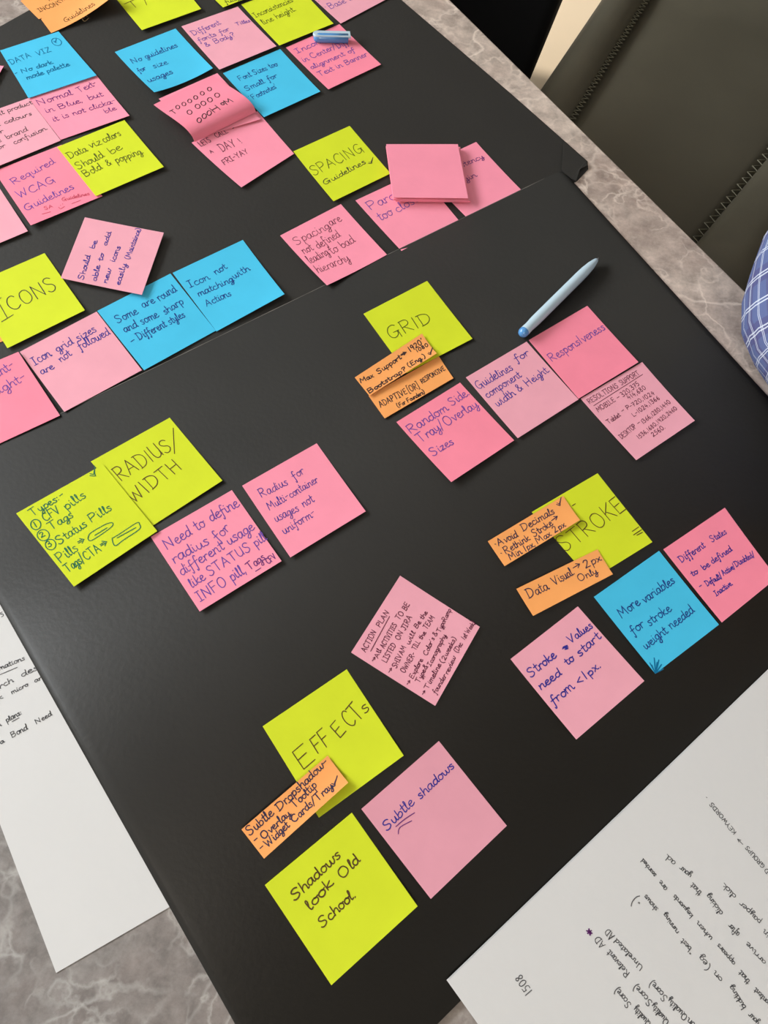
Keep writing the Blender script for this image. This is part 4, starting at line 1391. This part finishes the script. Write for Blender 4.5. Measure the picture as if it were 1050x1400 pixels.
    rim = [i for i in range(n1)] + [j * n1 + NU for j in range(1, NV + 1)] + [NV * n1 + i for i in range(NU - 1, -1, -1)] + [j * n1 for j in range(NV - 1, 0, -1)]
    for k in range(len(rim)):
        a, b = rim[k], rim[(k + 1) % len(rim)]
        fs.append([b, a, o_ + a, o_ + b])
    mesh('backrest', vs, fs, LEATHER, root)
    # base
    c = (left(.12) + right(.32)) / 2
    v, f = tube([(c.x, c.y, .06), (c.x, c.y, zs - .099)], .028, 16)
    mesh('column', v, f, dark, root)
    for k in range(5):
        a = 2 * math.pi * k / 5 + .3
        d = Vector((math.cos(a), math.sin(a), 0))
        v, f = tube([c.xy.to_3d() + Vector((0, 0, .085)) + d * .02, c.xy.to_3d() + Vector((0, 0, .062)) + d * .24], [.020, .014], 10)
        lg = mesh('leg', v, f, dark, root)
        p = c.xy.to_3d() + d * .24
        side = Vector((-d.y, d.x, 0))
        v, f = tube([p - side * .018 + Vector((0, 0, .026)), p + side * .018 + Vector((0, 0, .026))], .026, 14)
        w_ = mesh('caster', v, f, dark, root)
    return root


leather_chair(Vector((0, 0)), 'empty olive black leather chair with zigzag stitched seams beside the table')
chair2_off = AL * 0.68 - NO * 0.06
leather_chair(chair2_off, 'black leather chair under the person in the plaid shirt')

# black upholstered chair further along the table
BLK = mat('matte_black_fabric', (0.0022, 0.0021, 0.0023, 1), 0.9, 0.1, noise=0.1, scale=60)
k0, k1 = W(735, 75, SZ), W(766, 0, SZ)
kd = (k1 - k0).normalized()
ks = Vector((-kd.y, kd.x, 0))
rotK = Matrix((Vector((kd.y, -kd.x, 0)), kd, Vector((0, 0, 1)))).transposed()
kc = k0 + ks * 0.262 + kd * 0.10
bch = empty('fabric_chair', (kc.x, kc.y, 0))
tag(bch, 'plain jet black chair at the table past the leather one', 'chair')
v, f = rbox(kc.x, kc.y, TZ + SZ - .045, .52, .62, .09, .02, 4, rotK)
mesh('seat', v, f, BLK, bch)
bk = kc + kd * .34
v, f = rbox(bk.x, bk.y, TZ + SZ + .20, .50, .07, .56, .03, 4, rotK)
mesh('backrest', v, f, BLK, bch)
for sx in (-1, 1):
    for sy in (-1, 1):
        p = kc + ks * (sx * .21) + kd * (sy * .25)
        v, f = tube([(p.x, p.y, .0), (p.x, p.y, TZ + SZ - .085)], .016, 10)
        mesh('leg', v, f, dark, bch)

# ------------------------------------------------------------------ person in the plaid shirt
SKIN = mat('skin', (0.36, 0.19, 0.115, 1), 0.55, 0.4, noise=.04, scale=25)
HAIR = mat('black_hair', (0.012, 0.010, 0.009, 1), 0.5, 0.4, noise=.2, scale=60)
DENIM = mat('dark_trousers', (0.02, 0.022, 0.035, 1), 0.85, 0.2, noise=.1, scale=80)
FACE = -NO                                        # the way the person faces
RT = -AL                                          # the person's right-hand side
hip = EP + AL * (EP - W(1020, 400)).length + AL * 0.28 + NO * 0.27
hip.z = TZ + SZ + .115
person = empty('person', (hip.x, hip.y, 0))
tag(person, 'person in a blue plaid shirt seated at the table, elbow on the marble', 'person')


def at(r, f_, z):
    p = hip + RT * r + FACE * f_
    return Vector((p.x, p.y, TZ + z))


elbR = Vector((0.334, 0.566, TZ + .080))
wriR = Vector((0.425, 0.335, TZ + .045))
shR = at(.26, -.14, .25)
shL = at(-.21, .02, .27)
elbL = at(-.27, .24, .06)
wriL = at(-.08, .38, .035)
J = []
Eg = []


def jv(p, r, parent=None):
    J.append((Vector(p), r))
    if parent is not None:
        Eg.append((parent, len(J) - 1))
    return len(J) - 1


pel = jv(at(0, 0, -.17), .12)
wai = jv(at(0, .02, -.02), .115, pel)
che = jv(at(0, .05, .18), .125, wai)
nb_ = jv(at(0, .06, .36), .07, che)
nk = jv(at(0, .08, .43), .052, nb_)
hd1 = jv(at(0, .11, .50), .075, nk)
hd2 = jv(at(0, .115, .58), .085, hd1)
hd3 = jv(at(0, .10, .645), .06, hd2)
for sh, el, wr, sgn in ((shR, elbR, wriR, 1), (shL, elbL, wriL, -1)):
    a = jv(sh, .052, nb_)
    m_ = jv(sh.lerp(el, .5), .042, a)
    b = jv(el, .036, m_)
    c = jv(el.lerp(wr, .5), .032, b)
    d = jv(wr, .024, c)
    dr = (wr - el).normalized()
    sd = Vector((-dr.y, dr.x, 0)).normalized()
    pm_ = jv(wr + dr * .055, .024, d)
    for q, (o1, ln) in enumerate(((-.030, .070), (-.010, .080), (.010, .076), (.029, .060))):
        b1_ = jv(wr + dr * .085 + sd * o1, .0095, pm_)
        b2_ = jv(wr + dr * (.085 + ln * .55) + sd * o1 * 1.1 + Vector((0, 0, .006)), .0085, b1_)
        jv(wr + dr * (.085 + ln) + sd * o1 * 1.12 + Vector((0, 0, -.008)), .0075, b2_)
    t1 = jv(wr + dr * .03 + sd * (.032 * -sgn), .012, d)
    jv(wr + dr * .075 + sd * (.052 * -sgn), .009, t1)
for sg in (-1, 1):
    h_ = jv(at(.10 * sg, .02, -.20), .085, pel)
    kn = jv(at(.12 * sg, .36, -.245), .058, h_)
    cf = jv(at(.12 * sg, .38, -.45), .052, kn)
    an_ = jv(at(.12 * sg, .36, -.675), .036, cf)
    jv(at(.13 * sg, .50, -.712), .032, an_)
me = bpy.data.meshes.new('body')
po = Vector(person['_o'])
me.from_pydata([tuple(p - po) for p, r in J], Eg, [])
body = link('body', me, SKIN, person)
md = body.modifiers.new('skin', 'SKIN')
md.use_smooth_shade = True
for i, (p, r) in enumerate(J):
    sv = me.skin_vertices[0].data[i]
    sv.radius = (r, r)
    sv.use_root = (i == pel)
body.modifiers.new('sub', 'SUBSURF').levels = 2
body.modifiers['sub'].render_levels = 2
# face: eyes, nose and mouth as small pieces, and hair
hc = at(0, .11, .565)
for sg in (-1, 1):
    bm = bmesh.new()
    bmesh.ops.create_uvsphere(bm, u_segments=12, v_segments=8, radius=.0085)
    bm.transform(Matrix.Translation(hc + FACE * .072 + RT * (.031 * sg) - po))
    m2 = bpy.data.meshes.new('eye')
    bm.to_mesh(m2)
    bm.free()
    link('eye', m2, HAIR, person)
v, f = tube([hc + FACE * .076 + Vector((0, 0, .01)), hc + FACE * .096 + Vector((0, 0, -.03)), hc + FACE * .078 + Vector((0, 0, -.04))], [.006, .012, .008], 8)
mesh('nose', v, f, SKIN, person)
v, f = tube([hc + FACE * .076 + RT * .024 + Vector((0, 0, -.062)), hc + FACE * .084 + Vector((0, 0, -.06)), hc + FACE * .076 - RT * .024 + Vector((0, 0, -.062))], [.003, .006, .003], 8)
mesh('mouth', v, f, mat('lips', (0.30, 0.10, 0.08, 1), .5, .4, noise=.03), person)
bm = bmesh.new()
bmesh.ops.create_uvsphere(bm, u_segments=24, v_segments=16, radius=.098)
bmesh.ops.bisect_plane(bm, geom=bm.verts[:] + bm.edges[:] + bm.faces[:], plane_co=FACE * .02, plane_no=(Vector((0, 0, 1)) - FACE * .9).normalized(), clear_inner=True)
bmesh.ops.scale(bm, vec=(.93, .93, 1.02), verts=bm.verts)
bm.transform(Matrix.Translation(hc - FACE * .012 + Vector((0, 0, .018)) - po))
m2 = bpy.data.meshes.new('hair')
bm.to_mesh(m2)
bm.free()
for p_ in m2.polygons:
    p_.use_smooth = True
link('hair', m2, HAIR, person)


def loft(rings, seg):
    """closed rings -> verts, faces and uv in metres (round the ring, along the loft)"""
    vs, fs, uvs = [], [], []
    n = len(rings)
    along = [0.0]
    for i in range(1, n):
        c0_ = sum(rings[i - 1], Vector()) / seg
        c1_ = sum(rings[i], Vector()) / seg
        along.append(along[-1] + (c1_ - c0_).length)
    circ = sum((rings[n // 2][k] - rings[n // 2][(k + 1) % seg]).length for k in range(seg))
    for i in range(n - 1):
        for k in range(seg):
            k2 = (k + 1) % seg
            fs.append([i * seg + k, i * seg + k2, (i + 1) * seg + k2, (i + 1) * seg + k])
            uvs.append([(circ * k / seg, along[i]), (circ * (k + 1) / seg, along[i]), (circ * (k + 1) / seg, along[i + 1]), (circ * k / seg, along[i + 1])])
    for r in rings:
        vs += r
    return vs, fs, uvs


def sleeve(pts, rad, seg=28, wrinkle=.0035):
    pts = [Vector(p) for p in pts]
    rings = []
    prev = None
    n = len(pts)
    for i, p in enumerate(pts):
        t = (pts[min(i + 1, n - 1)] - pts[max(i - 1, 0)]).normalized()
        x = t.cross(Vector((0, 0, 1))).normalized() if prev is None else (prev - t * prev.dot(t)).normalized()
        prev = x
        y = t.cross(x)
        ring = []
        for k in range(seg):
            a = 2 * math.pi * k / seg
            r = rad[i] + wrinkle * math.sin(3 * a + i * .55) * math.sin(i * .9 + a)
            q = p + x * (math.cos(a) * r) + y * (math.sin(a) * r)
            q.z = max(q.z, TZ + .0012) if (q.x - EP.x) * NO.x + (q.y - EP.y) * NO.y < 0.02 else q.z
            ring.append(q)
        rings.append(ring)
    return loft(rings, seg)


def spl(a, b, c, n):
    out = []
    for i in range(n + 1):
        t = i / n
        out.append(a * (1 - t) ** 2 + b * 2 * t * (1 - t) + c * t * t)
    return out


allv, allf, alluv = [], [], []
for sh, el, wr in ((shR, elbR, wriR), (shL, elbL, wriL)):
    up_ = sh.lerp(el, .5)
    fo = el.lerp(wr, .45)
    path = [sh.lerp(at(0, .04, .27), .45)] + [sh.lerp(el, t) for t in (.0, .2, .4, .6, .78)] + spl(sh.lerp(el, .86), el, el.lerp(wr, .18), 6) + [el.lerp(wr, t) for t in (.3, .45, .6, .75, .88)]
    rad = [.060, .090, .108, .108, .103, .094] + [.084, .083, .082, .080, .077, .074, .070] + [.060, .054, .048, .044, .041]
    v, f, u = sleeve(path, rad)
    b = len(allv)
    allv += v
    allf += [[i + b for i in q] for q in f]
    alluv += u
rings = []
seg = 40
for (z, fw, wx, wy) in ((-.235, .0, .205, .155), (-.15, .01, .20, .15), (-.05, .025, .19, .145), (.05, .035, .19, .14), (.15, .05, .198, .14), (.24, .055, .205, .135), (.32, .06, .19, .115), (.37, .065, .13, .085), (.40, .075, .072, .066), (.425, .08, .064, .062)):
    ring = []
    for k in range(seg):
        a = 2 * math.pi * k / seg
        w_ = .004 * math.sin(5 * a + z * 40)
        ring.append(at(math.cos(a) * (wx + w_), fw + math.sin(a) * (wy + w_), z))
    rings.append(ring)
v, f, u = loft(rings, seg)
b = len(allv)
allv += v
allf += [[i + b for i in q] for q in f]
alluv += u
shirt = mesh('plaid_shirt', allv, allf, plaid_mat(), person)
ul = shirt.data.uv_layers.new(name='UVMap')
li = 0
for p_, uvq in zip(shirt.data.polygons, alluv):
    for c_, l_i in zip(uvq, p_.loop_indices):
        ul.data[l_i].uv = c_
sm_ = shirt.modifiers.new('thick', 'SOLIDIFY')
sm_.thickness = .0012
# trousers: two lofted legs
tv, tf = [], []
for sg in (-1, 1):
    path = [at(.09 * sg, -.02, -.19), at(.10 * sg, .08, -.205), at(.12 * sg, .30, -.235), at(.12 * sg, .385, -.27), at(.12 * sg, .40, -.33), at(.12 * sg, .385, -.50), at(.12 * sg, .365, -.665)]
    v, f = tube(path, [.10, .10, .082, .078, .072, .068, .062], 20)
    tv, tf = merge((tv, tf), (v, f))
mesh('trousers', tv, tf, DENIM, person)

for o in bpy.data.objects:
    if '_o' in o:
        del o['_o']
